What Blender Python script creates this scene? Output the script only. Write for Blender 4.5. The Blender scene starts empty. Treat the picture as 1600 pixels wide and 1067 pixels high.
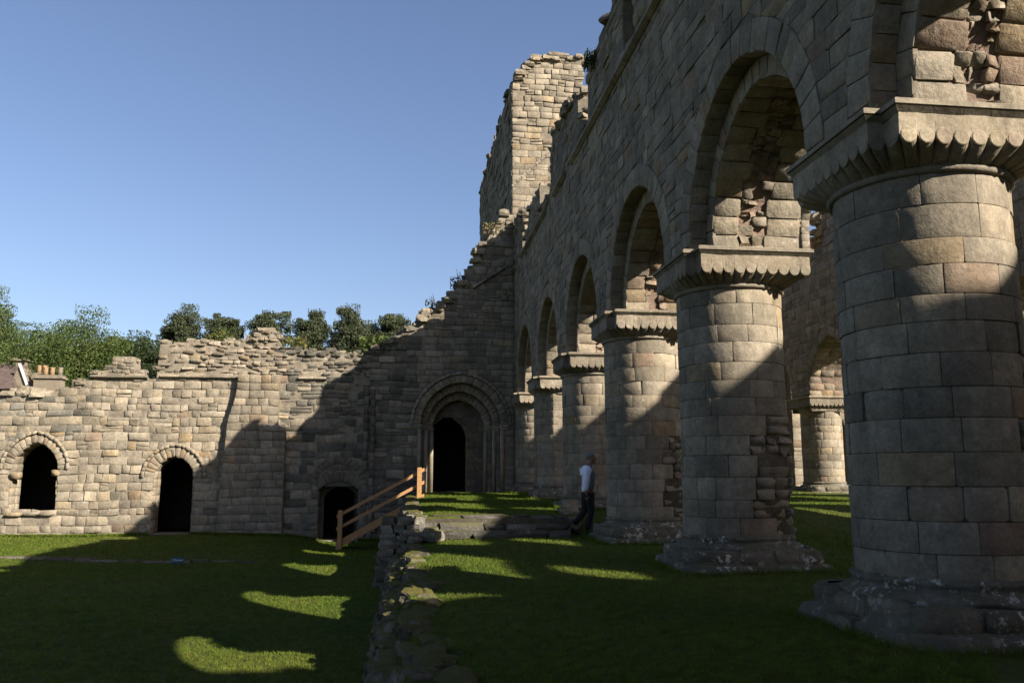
import bpy, math, random
import numpy as np
from mathutils import Vector, noise as mnoise

# ---------------------------------------------------------------- camera, world, sun, exposure
scene = bpy.context.scene
COL = scene.collection
cam_d = bpy.data.cameras.new('camera')
cam = bpy.data.objects.new('camera', cam_d); COL.objects.link(cam)
cam_d.sensor_width = 36.0; cam_d.lens = 29.18; cam_d.clip_start = 0.05; cam_d.clip_end = 3000
CAM = np.array([0.0, 0.0, 1.42])
cam.location = CAM
cam.rotation_euler = (math.radians(90 + 8.98), 0, math.radians(-7.16))
scene.camera = cam

SUN = Vector((1.0, -0.87, 0.83)).normalized()          # towards the sun
world = bpy.data.worlds.new('World'); scene.world = world; world.use_nodes = True
wn = world.node_tree.nodes; wl = world.node_tree.links
bg = wn['Background']
sky = wn.new('ShaderNodeTexSky'); sky.sky_type = 'NISHITA'; sky.sun_disc = False
sky.sun_elevation = math.asin(SUN.z); sky.sun_rotation = math.atan2(SUN.x, SUN.y)
sky.altitude = 60; sky.air_density = 1.0; sky.dust_density = 1.6; sky.ozone_density = 2.5
tn = wn.new('ShaderNodeMix'); tn.data_type = 'RGBA'; tn.blend_type = 'MULTIPLY'; tn.inputs[0].default_value = 1.0
tn.inputs[7].default_value = (1.06, 1.0, 1.05, 1)        # the camera's slightly violet rendering of a clear sky
wl.new(sky.outputs[0], tn.inputs[6]); wl.new(tn.outputs[2], bg.inputs[0]); bg.inputs[1].default_value = 0.05
sun_d = bpy.data.lights.new('sun', 'SUN'); sun_d.energy = 5.0; sun_d.angle = math.radians(0.5)
sun_d.color = (1.0, 0.905, 0.78)
sun = bpy.data.objects.new('sun', sun_d); COL.objects.link(sun)
sun.location = (30, -26, 40); sun.rotation_euler = (-SUN).to_track_quat('-Z', 'Y').to_euler()
vs = scene.view_settings
vs.view_transform = 'Standard'; vs.look = 'None'; vs.exposure = 1.68; vs.gamma = 1.0; vs.use_curve_mapping = False
scene.render.engine = 'CYCLES'
scene.cycles.max_bounces = 5; scene.cycles.diffuse_bounces = 3

# ---------------------------------------------------------------- helpers
rnd = random.Random(7)
F_PX = 1297.0
_yaw = math.radians(7.16); _pit = math.radians(8.98)
C_R = np.array([math.cos(_yaw), -math.sin(_yaw), 0.0])
C_F = np.array([math.sin(_yaw) * math.cos(_pit), math.cos(_yaw) * math.cos(_pit), math.sin(_pit)])
C_U = np.cross(C_R, C_F)

def shown_size(P, n):
    """Rough size (px) at which a piece shows in the photo, 0 if outside the frame or facing away: decides part or joined."""
    P = np.asarray(P) - CAM
    z = P @ C_F
    if z.min() < 0.3: return 0.0
    x = 800 + F_PX * (P @ C_R) / z; y = 533 - F_PX * (P @ C_U) / z
    if x.max() < 0 or x.min() > 1600 or y.max() < 0 or y.min() > 1067: return 0.0
    c = P.mean(0)
    if n is not None and float(np.dot(n, c)) > 0.0: return 0.0
    return float((x.max() - x.min()) * (y.max() - y.min()))

def smooth(a, b, t):
    t = min(1.0, max(0.0, (t - a) / (b - a))); return t * t * (3 - 2 * t)

ALBEDO = 0.50                                           # weathered sandstone, overall
WLOC = {}                                              # world location of every object that parents others
def put(o, parent, wloc):
    COL.objects.link(o)
    wloc = Vector(wloc)
    if parent is not None:
        o.parent = parent; o.location = wloc - WLOC[parent.name]
    else:
        o.location = wloc
    WLOC[o.name] = wloc
    return o

def tag(o, label=None, cat=None, group=None, kind=None):
    if label: o['label'] = label
    if cat: o['category'] = cat
    if group: o['group'] = group
    if kind: o['kind'] = kind
    return o

def thing(name, label, cat, loc, group=None):
    o = bpy.data.objects.new(name, None); o.empty_display_size = 0.2
    put(o, None, loc)
    return tag(o, label, cat, group)

def mesh_obj(name, V, Fc, mat, parent=None, tint=None, smooth_faces=None, origin=None):
    """V world coordinates, Fc faces, tint = one rgb or an array per vertex."""
    V = np.asarray(V, dtype=float)
    o0 = np.asarray(origin, dtype=float) if origin is not None else V.mean(0)
    me = bpy.data.meshes.new(name)
    me.from_pydata((V - o0).tolist(), [], Fc)
    if tint is not None:
        at = me.color_attributes.new('tint', 'FLOAT_COLOR', 'POINT')
        t = np.ones((len(V), 4), dtype=np.float32); t[:, :3] = np.asarray(tint, dtype=np.float32) * ALBEDO
        at.data.foreach_set('color', t.ravel())
    if smooth_faces is True:
        me.polygons.foreach_set('use_smooth', [True] * len(me.polygons))
    elif smooth_faces is not None:
        me.polygons.foreach_set('use_smooth', smooth_faces)
    me.materials.append(mat)
    return put(bpy.data.objects.new(name, me), parent, o0)

class MB:
    def __init__(s): s.v = []; s.f = []
    def add(s, V, Fc):
        b = len(s.v); s.v += [tuple(p) for p in V]; s.f += [tuple(i + b for i in f) for f in Fc]
    def hexa(s, P):                                    # 8 corners: bottom 4 ccw then top 4
        s.add(P, [(3, 2, 1, 0), (4, 5, 6, 7), (0, 1, 5, 4), (1, 2, 6, 5), (2, 3, 7, 6), (3, 0, 4, 7)])
    def box(s, x0, x1, y0, y1, z0, z1):
        s.hexa([(x0, y0, z0), (x1, y0, z0), (x1, y1, z0), (x0, y1, z0), (x0, y0, z1), (x1, y0, z1), (x1, y1, z1), (x0, y1, z1)])
    def tube(s, pts, rad, n=8, cap=True):
        pts = [Vector(p) for p in pts]; rings = []
        for i, p in enumerate(pts):
            d = (pts[min(i + 1, len(pts) - 1)] - pts[max(i - 1, 0)]).normalized()
            a = d.orthogonal().normalized() if i == 0 else (a - d * a.dot(d)).normalized()
            b = d.cross(a); r = rad[i] if isinstance(rad, (list, tuple)) else rad
            rings.append([p + (a * math.cos(2 * math.pi * k / n) + b * math.sin(2 * math.pi * k / n)) * r for k in range(n)])
        V = [q for r_ in rings for q in r_]; Fc = []
        for i in range(len(pts) - 1):
            for k in range(n):
                Fc.append((i * n + k, i * n + (k + 1) % n, (i + 1) * n + (k + 1) % n, (i + 1) * n + k))
        if cap:
            Fc.append(tuple(range(n - 1, -1, -1))); Fc.append(tuple((len(pts) - 1) * n + k for k in range(n)))
        s.add(V, Fc)
    def build(s, name, mat, parent=None, tint=None, sm=None, origin=None):
        return mesh_obj(name, s.v, s.f, mat, parent, tint, sm, origin)

# ---------------------------------------------------------------- materials
def new_mat(name):
    m = bpy.data.materials.new(name); m.use_nodes = True
    nt = m.node_tree; return m, nt, nt.nodes, nt.links, nt.nodes['Principled BSDF']

def ramp(N, L, src, stops):
    r = N.new('ShaderNodeValToRGB'); e = r.color_ramp.elements
    e[0].position, e[1].position = stops[0][0], stops[-1][0]
    e[0].color = (*stops[0][1], 1); e[1].color = (*stops[-1][1], 1)
    for p, c in stops[1:-1]:
        k = e.new(p); k.color = (*c, 1)
    L.new(src, r.inputs[0]); return r.outputs[0]

def noise(N, L, pos, scale, detail=4, rough=0.55):
    n = N.new('ShaderNodeTexNoise'); n.inputs['Scale'].default_value = scale
    n.inputs['Detail'].default_value = detail; n.inputs['Roughness'].default_value = rough
    L.new(pos, n.inputs['Vector']); return n.outputs['Fac']

def mixc(N, L, fac, a, b, mode='MIX'):
    m = N.new('ShaderNodeMix'); m.data_type = 'RGBA'; m.blend_type = mode
    for sock, v in ((m.inputs[0], fac), (m.inputs[6], a), (m.inputs[7], b)):
        if hasattr(v, 'is_linked'): L.new(v, sock)
        elif isinstance(v, (int, float)): sock.default_value = v
        else: sock.default_value = (*v, 1)
    return m.outputs[2]

G = lambda v: (v, v, v)
def stone_mat(name, lichen=0.0, dark=0.3, bump=0.5, moss=0.0, fine=90.0, lcut=0.62, mcut=0.36, grain=(0.72, 1.24)):
    m, nt, N, L, P = new_mat(name)
    geo = N.new('ShaderNodeNewGeometry'); pos = geo.outputs['Position']
    at = N.new('ShaderNodeAttribute'); at.attribute_name = 'tint'
    c = at.outputs['Color']
    c = mixc(N, L, 1.0, c, ramp(N, L, noise(N, L, pos, 6.0, 5, 0.65), [(0.25, G(grain[0])), (0.75, G(grain[1]))]), 'MULTIPLY')
    c = mixc(N, L, 1.0, c, ramp(N, L, noise(N, L, pos, 15.0, 5, 0.72), [(0.3, G(0.80)), (0.7, G(1.18))]), 'MULTIPLY')
    mp = N.new('ShaderNodeMapping'); mp.inputs['Scale'].default_value = (2.6, 2.6, 0.35); L.new(pos, mp.inputs[0])
    c = mixc(N, L, 1.0, c, ramp(N, L, noise(N, L, mp.outputs[0], 1.0, 5, 0.65), [(0.30, G(0.74)), (0.52, G(1.0)), (0.75, G(1.08))]), 'MULTIPLY')
    c = mixc(N, L, 1.0, c, ramp(N, L, noise(N, L, pos, 34.0, 3, 0.6), [(0.3, G(0.84)), (0.7, G(1.13))]), 'MULTIPLY')
    # iron staining and dark crust with shapes of their own
    c = mixc(N, L, ramp(N, L, noise(N, L, pos, 1.9, 3, 0.6), [(0.60, G(0)), (0.80, G(0.28))]), c, (0.21, 0.13, 0.065))
    dk = ramp(N, L, noise(N, L, pos, 0.9, 6, 0.7), [(0.46, G(0)), (0.68, G(dark))])
    c = mixc(N, L, dk, c, (0.050, 0.045, 0.036))
    if lichen > 0:
        lf = ramp(N, L, noise(N, L, pos, 9.0, 4, 0.7), [(lcut, G(0)), (lcut + 0.05, G(1))])
        lz = ramp(N, L, noise(N, L, pos, 1.1, 2, 0.5), [(0.45, G(0)), (0.62, G(lichen))])
        mm = N.new('ShaderNodeMath'); mm.operation = 'MULTIPLY'; L.new(lf, mm.inputs[0]); L.new(lz, mm.inputs[1])
        c = mixc(N, L, mm.outputs[0], c, (0.40, 0.385, 0.33))
    if moss > 0:
        sx = N.new('ShaderNodeSeparateXYZ'); L.new(geo.outputs['Normal'], sx.inputs[0])
        up = ramp(N, L, sx.outputs[2], [(0.25, G(0)), (0.75, G(1))])
        mz = ramp(N, L, noise(N, L, pos, 2.3, 4, 0.65), [(mcut, G(0)), (mcut + 0.16, G(moss))])
        mm = N.new('ShaderNodeMath'); mm.operation = 'MULTIPLY'; L.new(up, mm.inputs[0]); L.new(mz, mm.inputs[1])
        mc = mixc(N, L, noise(N, L, pos, 14, 3), (0.035, 0.046, 0.008), (0.085, 0.065, 0.018))
        c = mixc(N, L, mm.outputs[0], c, mc)
    L.new(c, P.inputs['Base Color'])
    P.inputs['Roughness'].default_value = 0.92; P.inputs['Specular IOR Level'].default_value = 0.15
    b1 = N.new('ShaderNodeBump'); b1.inputs['Strength'].default_value = bump; b1.inputs['Distance'].default_value = 0.03
    L.new(noise(N, L, pos, 11.0, 6, 0.68), b1.inputs['Height'])
    b2 = N.new('ShaderNodeBump'); b2.inputs['Strength'].default_value = bump * 0.7; b2.inputs['Distance'].default_value = 0.006
    L.new(noise(N, L, pos, fine, 3, 0.6), b2.inputs['Height']); L.new(b1.outputs[0], b2.inputs['Normal'])
    L.new(b2.outputs[0], P.inputs['Normal'])
    return m

def plain_mat(name, col, rough=0.8, var=0.15, scale=20.0, bump=0.0, spec=0.2, stretch=None):
    m, nt, N, L, P = new_mat(name)
    tc = N.new('ShaderNodeTexCoord'); pos = tc.outputs['Object']
    if stretch:
        mp = N.new('ShaderNodeMapping'); mp.inputs['Scale'].default_value = stretch; L.new(pos, mp.inputs[0]); pos = mp.outputs[0]
    n = noise(N, L, pos, scale, 4)
    c = mixc(N, L, 1.0, col, ramp(N, L, n, [(0.3, G(1 - var)), (0.7, G(1 + var))]), 'MULTIPLY')
    L.new(c, P.inputs['Base Color']); P.inputs['Roughness'].default_value = rough; P.inputs['Specular IOR Level'].default_value = spec
    if bump:
        b = N.new('ShaderNodeBump'); b.inputs['Strength'].default_value = bump; b.inputs['Distance'].default_value = 0.01
        L.new(n, b.inputs['Height']); L.new(b.outputs[0], P.inputs['Normal'])
    return m

M_ASH = stone_mat('ashlar', lichen=0.25, dark=0.42, bump=0.45)
M_WALL = stone_mat('walling', lichen=0.5, dark=0.5, bump=0.8)
M_RUB = stone_mat('rubble', lichen=0.75, dark=0.6, bump=1.0, moss=0.4)
M_MOSSY = stone_mat('mossy_rubble', lichen=0.6, dark=0.6, bump=1.0, moss=1.0, mcut=0.24)
M_BASE = stone_mat('plinth_stone', lichen=1.0, dark=0.7, bump=0.9, moss=0.5, lcut=0.56)
M_MORT = stone_mat('mortar', lichen=0.1, dark=0.5, bump=1.0, fine=60)

def grass_mat(name, a, b, blade=False):
    m, nt, N, L, P = new_mat(name)
    geo = N.new('ShaderNodeNewGeometry'); pos = geo.outputs['Position']
    n1 = noise(N, L, pos, 0.35, 5, 0.6); n2 = noise(N, L, pos, 7.0, 4, 0.65)
    c = mixc(N, L, ramp(N, L, n1, [(0.35, G(0)), (0.68, G(1))]), a, b)
    c = mixc(N, L, 1.0, c, ramp(N, L, n2, [(0.3, G(0.6)), (0.72, G(1.35))]), 'MULTIPLY')
    n3 = noise(N, L, pos, 1.3, 6, 0.7)                   # worn, drier and mossier patches
    c = mixc(N, L, ramp(N, L, n3, [(0.52, G(0)), (0.72, G(0.6))]), c, (0.100, 0.094, 0.024))
    c = mixc(N, L, ramp(N, L, n3, [(0.28, G(0.6)), (0.45, G(0))]), c, (0.030, 0.055, 0.012))
    L.new(c, P.inputs['Base Color']); P.inputs['Roughness'].default_value = 0.85; P.inputs['Specular IOR Level'].default_value = 0.1
    if blade:
        tr = N.new('ShaderNodeBsdfTranslucent'); L.new(c, tr.inputs[0])
        mx = N.new('ShaderNodeMixShader'); mx.inputs[0].default_value = 0.4
        L.new(P.outputs[0], mx.inputs[1]); L.new(tr.outputs[0], mx.inputs[2]); L.new(mx.outputs[0], N['Material Output'].inputs[0])
    else:
        b = N.new('ShaderNodeBump'); b.inputs['Strength'].default_value = 1.0; b.inputs['Distance'].default_value = 0.05
        L.new(noise(N, L, pos, 28.0, 5, 0.75), b.inputs['Height']); L.new(b.outputs[0], P.inputs['Normal'])
    return m
M_LAWN = grass_mat('lawn', (0.045, 0.064, 0.009), (0.066, 0.074, 0.013))
M_BLADE = grass_mat('grass_blade', (0.074, 0.120, 0.012), (0.106, 0.132, 0.020), True)

def leaf_mat(name, a, b):
    m, nt, N, L, P = new_mat(name)
    geo = N.new('ShaderNodeNewGeometry')
    n1 = noise(N, L, geo.outputs['Position'], 0.8, 3)
    at = N.new('ShaderNodeAttribute'); at.attribute_name = 'tint'
    c = mixc(N, L, ramp(N, L, n1, [(0.35, G(0)), (0.65, G(1))]), a, b)
    c = mixc(N, L, 1.0, c, at.outputs['Color'], 'MULTIPLY')
    L.new(c, P.inputs['Base Color']); P.inputs['Roughness'].default_value = 0.6; P.inputs['Specular IOR Level'].default_value = 0.25
    tr = N.new('ShaderNodeBsdfTranslucent'); L.new(c, tr.inputs[0])
    mx = N.new('ShaderNodeMixShader'); mx.inputs[0].default_value = 0.35
    L.new(P.outputs[0], mx.inputs[1]); L.new(tr.outputs[0], mx.inputs[2]); L.new(mx.outputs[0], N['Material Output'].inputs[0])
    return m
M_LEAF = leaf_mat('leaf_bright', (0.042, 0.066, 0.014), (0.070, 0.095, 0.022))
M_LEAF2 = leaf_mat('leaf_dark', (0.022, 0.036, 0.012), (0.034, 0.050, 0.016))
M_LEAF3 = leaf_mat('leaf_far', (0.045, 0.058, 0.028), (0.062, 0.075, 0.036))
M_WEED = leaf_mat('weed', (0.08, 0.10, 0.02), (0.17, 0.15, 0.05))
M_DRY = leaf_mat('dry_weed', (0.20, 0.15, 0.07), (0.14, 0.12, 0.05))
M_BARK = plain_mat('bark', (0.09, 0.07, 0.05), 0.9, 0.3, 8, 0.8)
M_WOOD = plain_mat('fence_timber', (0.30, 0.17, 0.075), 0.75, 0.25, 6.0, 0.3, stretch=(2, 2, 12))
M_DARK = plain_mat('painted_dark', (0.05, 0.045, 0.04), 0.95, 0.2, 5)  # shade of the closed interiors put into a near-black colour

# stone colours (base reflectance)
BUFF = [(0.44, 0.372, 0.28), (0.47, 0.40, 0.30), (0.42, 0.36, 0.28), (0.45, 0.39, 0.305), (0.405, 0.35, 0.275), (0.43, 0.375, 0.295)]
OCHRE = [(0.44, 0.345, 0.225), (0.41, 0.31, 0.195), (0.44, 0.36, 0.25)]
GREY = [(0.345, 0.30, 0.23), (0.31, 0.27, 0.21), (0.37, 0.325, 0.255)]
PINK = [(0.41, 0.315, 0.235), (0.38, 0.285, 0.21)]
def pick_tint(r, w=(0.62, 0.13, 0.2, 0.05), k=0.14):
    k *= 0.8; x = r.random() * sum(w); pal = BUFF
    for p, q in zip((BUFF, OCHRE, GREY, PINK), w):
        if x < q: pal = p; break
        x -= q
    c = r.choice(pal); s = 1 + r.uniform(-k, k)
    return (c[0] * s * 1.01, c[1] * s, c[2] * s * 0.96)
MORTAR = (0.30, 0.25, 0.18)
MORTAR_PINK = (0.42, 0.295, 0.225)

# ---------------------------------------------------------------- stones
_tmpl = {}
def template(nu, nv):
    if (nu, nv) in _tmpl: return _tmpl[(nu, nv)]
    ix = lambda i, j: j * (nu + 1) + i
    fr = [(ix(i, j), ix(i + 1, j), ix(i + 1, j + 1), ix(i, j + 1)) for j in range(nv) for i in range(nu)]
    ring = [ix(i, 0) for i in range(nu)] + [ix(nu, j) for j in range(nv)] + [ix(i, nv) for i in range(nu, 0, -1)] + [ix(0, j) for j in range(nv, 0, -1)]
    n0 = (nu + 1) * (nv + 1); k = len(ring)
    sk = [(n0 + a, n0 + k + a, n0 + k + (a + 1) % k, n0 + (a + 1) % k) for a in range(k)]
    _tmpl[(nu, nv)] = (fr, sk, ring); return _tmpl[(nu, nv)]

class Stone: __slots__ = ('V', 'F', 'S', 'tint', 'n', 'px')

def stone(M, q, r, front=0.0, depth=0.05, pillow=0.01, bev=0.025, jit=0.006, gap=0.012, nu=3, nv=3, tilt=0.008, tint=(0.4, 0.35, 0.25), wob=0.0):
    """One block on the surface M(u, v, w): q = (u, v) corners bl, br, tr, tl; w points out of the surface."""
    (a, b, c, d) = q
    wid = max(0.02, 0.5 * (abs(b[0] - a[0]) + abs(c[0] - d[0]))); hei = max(0.02, 0.5 * (abs(d[1] - a[1]) + abs(c[1] - b[1])))
    us = getattr(M, 'su', 1.0)
    W = wid * us
    gx = min(0.2, 0.5 * gap / W); gy = min(0.2, 0.5 * gap / hei)
    bx = min(0.3, bev / W); by = min(0.3, bev / hei)
    S = [0.0, bx] + [bx + (1 - 2 * bx) * i / (nu - 2) for i in range(1, nu - 2)] + [1 - bx, 1.0]
    T = [0.0, by] + [by + (1 - 2 * by) * i / (nv - 2) for i in range(1, nv - 2)] + [1 - by, 1.0]
    ta, tb, tc_ = r.uniform(-tilt, tilt), r.uniform(-tilt, tilt), r.uniform(-tilt, tilt)
    cut = [r.random() for _ in range(4)]
    V = []; UV = []
    for j, t in enumerate(T):
        for i, s in enumerate(S):
            ei = i in (0, nu); ej = j in (0, nv)
            w = front + tc_ + ta * (s - 0.5) * 2 + tb * (t - 0.5) * 2 + r.uniform(-jit, jit)
            s2, t2 = s, t
            if ei or ej:
                w -= pillow * r.uniform(0.6, 1.4)
                if ei and ej:
                    w -= pillow * 0.6; k = cut[(1 if i else 0) + (2 if j else 0)] * bev
                    s2 += (k / W if i == 0 else -k / W) * 0.8; t2 += (k / hei if j == 0 else -k / hei) * 0.8
                elif wob:
                    if ei: s2 += r.uniform(-wob, wob) / W * 0.5
                    if ej: t2 += r.uniform(-wob, wob) / hei * 0.5
            s2 = gx + (1 - 2 * gx) * s2; t2 = gy + (1 - 2 * gy) * t2
            u = (a[0] * (1 - s2) + b[0] * s2) * (1 - t2) + (d[0] * (1 - s2) + c[0] * s2) * t2
            v = (a[1] * (1 - s2) + b[1] * s2) * (1 - t2) + (d[1] * (1 - s2) + c[1] * s2) * t2
            V.append(M(u, v, w)); UV.append((u, v))
    fr, sk, ring = template(nu, nv)
    V += [V[i] for i in ring] + [M(UV[i][0], UV[i][1], -depth) for i in ring]
    V = np.array(V)
    um = (a[0] + b[0] + c[0] + d[0]) / 4; vm = (a[1] + b[1] + c[1] + d[1]) / 4
    p0 = np.array(M(um, vm, 0)); n = np.array(M(um, vm, 0.1)) - p0
    du = np.array(M(um + 1e-3, vm, 0)) - p0; dv = np.array(M(um, vm + 1e-3, 0)) - p0
    flip = float(np.dot(np.cross(du, dv), n)) * (1 if b[0] > a[0] else -1) < 0
    Fc = fr + sk
    if flip: Fc = [f[::-1] for f in Fc]
    st = Stone(); st.V = V; st.F = Fc; st.S = [True] * len(fr) + [False] * len(sk); st.tint = tint
    st.n = n / np.linalg.norm(n); st.px = shown_size(V[:(nu + 1) * (nv + 1)], st.n)
    return st

def emit(parent, stones, mat, name='stone', rest='far_stones', maxp=300, minpx=50.0, seen=None):
    """The stones that show largest become parts of their own, the rest one joined part."""
    order = sorted(stones, key=lambda s: -s.px)
    parts = []; others = []
    for s in order:
        ok = s.px >= minpx and len(parts) < maxp and (seen is None or seen(s))
        (parts if ok else others).append(s)
    for s in parts:
        mesh_obj(name, s.V, s.F, mat, parent, s.tint, s.S)
    if others:
        V = np.concatenate([s.V for s in others]); Fc = []; Sm = []; T = []; b = 0
        for s in others:
            Fc += [tuple(i + b for i in f) for f in s.F]; Sm += s.S; T.append(np.tile(s.tint, (len(s.V), 1))); b += len(s.V)
        o = mesh_obj(rest, V, Fc, mat, parent, np.concatenate(T), Sm)
        o['kind'] = 'stuff'
    return len(parts), len(others)

def bed(u, v): return 0.022 * math.sin(u * 1.15 + v * 0.8) + 0.014 * math.sin(u * 2.9 - v * 1.9) + 0.008 * math.sin(u * 6.3 + v * 4.0)
def planeY(y0):
    f = lambda u, v, w: (u, y0 - w, v + bed(u, v)); return f
def planeX(x0):
    f = lambda u, v, w: (x0 - w, u, v + 0.7 * bed(u, v)); return f

def runs_at(solid, v, u0, u1, step=0.06):
    n = max(2, int((u1 - u0) / step)); out = []; start = None
    for i in range(n + 1):
        u = u0 + (u1 - u0) * i / n; s = solid(u, v)
        if s and start is None:
            start = u if i == 0 else refine(solid, v, u - (u1 - u0) / n, u)
        if (not s) and start is not None:
            out.append((start, refine(solid, v, u, u - (u1 - u0) / n))); start = None
    if start is not None: out.append((start, u1))
    return [q for q in out if q[1] - q[0] > 0.05]
def refine(solid, v, a, b):                            # a outside, b inside
    for _ in range(8):
        m = 0.5 * (a + b)
        if solid(m, v): b = m
        else: a = m
    return b
def edge_at(solid, v, u, side, reach=0.35):            # where the edge near u lies at another height
    a, b = u - side * -reach, u + side * -reach        # a outwards, b inwards
    a = u + side * reach; b = u - side * reach
    if solid(a, v) or not solid(b, v): return u
    return refine(solid, v, a, b)

def masonry(M, u0, u1, v0, v1, solid, r, hfun, wfun, kw, tintf, follow=True):
    """Coursed stones over a flat field with openings and a broken top."""
    out = []; v = v0
    while v < v1:
        h = hfun(v, r); vm = v + h * 0.5
        for (ra, rb) in runs_at(solid, vm, u0, u1):
            ea = (edge_at(solid, v + 0.01, ra, -1), edge_at(solid, v + h - 0.01, ra, -1)) if follow else (ra, ra)
            eb = (edge_at(solid, v + 0.01, rb, 1), edge_at(solid, v + h - 0.01, rb, 1)) if follow else (rb, rb)
            cuts = [ra]; L = rb - ra
            while True:
                w = wfun(v, r)
                if rb - cuts[-1] < w * 1.45: break
                cuts.append(cuts[-1] + w)
            if rb - cuts[-1] > wfun(v, r) * 1.6: cuts.append(0.5 * (cuts[-1] + rb))
            cuts.append(rb)
            for i in range(len(cuts) - 1):
                l0 = ea[0] if i == 0 else cuts[i]; l1 = ea[1] if i == 0 else cuts[i] + 0.0
                r0 = eb[0] if i == len(cuts) - 2 else cuts[i + 1]; r1 = eb[1] if i == len(cuts) - 2 else cuts[i + 1]
                if min(r0 - l0, r1 - l1) < 0.02: continue
                um = 0.5 * (l0 + r0); k = kw(um, vm, r)
                sp = k.pop('skip', 0.0)
                if sp and r.random() < sp: continue
                split = k.pop('split', 0.0)
                qs = [((l0, v), (r0, v), (r1, v + h), (l1, v + h))]
                if split and r.random() < split and h > 0.2:      # a tall bed filled with two thin stones
                    t = v + h * r.uniform(0.4, 0.6); lm = 0.5 * (l0 + l1); rm = 0.5 * (r0 + r1)
                    qs = [((l0, v), (r0, v), (rm, t), (lm, t)), ((lm, t), (rm, t), (r1, v + h), (l1, v + h))]
                for q in qs:
                    out.append(stone(M, q, r, tint=tintf(um, vm, r), **dict(k)))
        v += h
    return out

def slab_core(name, axis, a0, a1, u0, u1, v0, v1, solid, mat, parent, tint, dv=0.12):
    """The wall's body behind its facing stones: thin level slices with the openings left out."""
    m = MB(); n = max(1, int(round((v1 - v0) / dv)))
    for i in range(n):
        va = v0 + (v1 - v0) * i / n; vb = v0 + (v1 - v0) * (i + 1) / n
        for (ra, rb) in runs_at(solid, 0.5 * (va + vb), u0, u1):
            A = (edge_at(solid, va, ra, -1), edge_at(solid, vb, ra, -1)); B = (edge_at(solid, va, rb, 1), edge_at(solid, vb, rb, 1))
            if axis == 'Y':
                P = [(A[0], a0, va), (B[0], a0, va), (B[0], a1, va), (A[0], a1, va), (A[1], a0, vb), (B[1], a0, vb), (B[1], a1, vb), (A[1], a1, vb)]
            else:
                P = [(a0, A[0], va), (a1, A[0], va), (a1, B[0], va), (a0, B[0], va), (a0, A[1], vb), (a1, A[1], vb), (a1, B[1], vb), (a0, B[1], vb)]
            m.hexa(P)
    return m.build(name, mat, parent, tint)

class Arch:
    """A pointed (or round, rise = half width) opening: centre c, half width a, foot z0, springing zs, crown zc."""
    def __init__(s, c, a, z0, zs, zc):
        s.c, s.a, s.z0, s.zs, s.zc = c, a, z0, zs, zc
        rise = zc - zs; s.R = max((rise * rise + a * a) / (2 * a), 1e-3)
        if s.R < a:                                    # flatter than a half circle: segmental
            s.seg = True; s.Rs = (a * a + rise * rise) / (2 * rise)
        else: s.seg = False
    def hw(s, v):
        if v < s.z0 or v > s.zc: return -1.0
        if v <= s.zs: return s.a
        if s.seg:
            d = s.Rs * s.Rs - (v - (s.zc - s.Rs)) ** 2; return math.sqrt(max(d, 0))
        return math.sqrt(max(s.R ** 2 - (v - s.zs) ** 2, 0)) - (s.R - s.a)
    def inside(s, u, v, pad=0.0):
        if pad == 0: return abs(u - s.c) < s.hw(v)
        if v < s.z0: return False
        if v <= s.zs: return abs(u - s.c) < s.a + pad
        if s.seg: return math.hypot(u - s.c, v - (s.zc - s.Rs)) < s.Rs + pad
        cy = s.R - s.a; return math.hypot(abs(u - s.c) + cy, v - s.zs) < s.R + pad
    def ring(s, f, rho):
        """Point of the ring, f 0..2 over the arch from the low u side, rho out from the edge."""
        if s.seg:
            h = math.asin(min(1, s.a / s.Rs)); th = math.pi / 2 + h * (1 - f)
            return s.c + (s.Rs + rho) * math.cos(th), s.zc - s.Rs + (s.Rs + rho) * math.sin(th)
        k = math.acos(max(-1, min(1, (s.R - s.a) / (s.R + rho))))
        if f <= 1:
            th = math.pi - k * f; return s.c + (s.R - s.a) + (s.R + rho) * math.cos(th), s.zs + (s.R + rho) * math.sin(th)
        th = k * (2 - f); return s.c - (s.R - s.a) + (s.R + rho) * math.cos(th), s.zs + (s.R + rho) * math.sin(th)
    def path(s, n=48):
        """Polyline of the opening's edge from one foot over the crown to the other, with lengths."""
        P = []
        nj = max(1, int((s.zs - s.z0) / 0.2))
        for i in range(nj): P.append((s.c - s.a, s.z0 + (s.zs - s.z0) * i / nj))
        for i in range(n + 1): P.append(s.ring(2.0 * i / n, 0.0))
        for i in range(nj - 1, -1, -1): P.append((s.c + s.a, s.z0 + (s.zs - s.z0) * i / nj))
        P = np.array(P); L = np.concatenate([[0], np.cumsum(np.linalg.norm(np.diff(P, axis=0), axis=1))])
        return P, L

def reveal_map(arch, axis):
    P, L = arch.path()
    def M(u, v, w):                                    # u depth coordinate, v length along the edge, w into the opening
        i = int(np.searchsorted(L, v)); i = min(max(i, 1), len(L) - 1)
        t = (v - L[i - 1]) / max(L[i] - L[i - 1], 1e-9); p = P[i - 1] + (P[i] - P[i - 1]) * t
        d = (P[i] - P[i - 1]) / max(L[i] - L[i - 1], 1e-9); nx, nz = d[1], -d[0]
        h, z = p[0] + nx * w, p[1] + nz * w
        return (h, u, z) if axis == 'Y' else (u, h, z)
    M.L = L[-1]; return M

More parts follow.
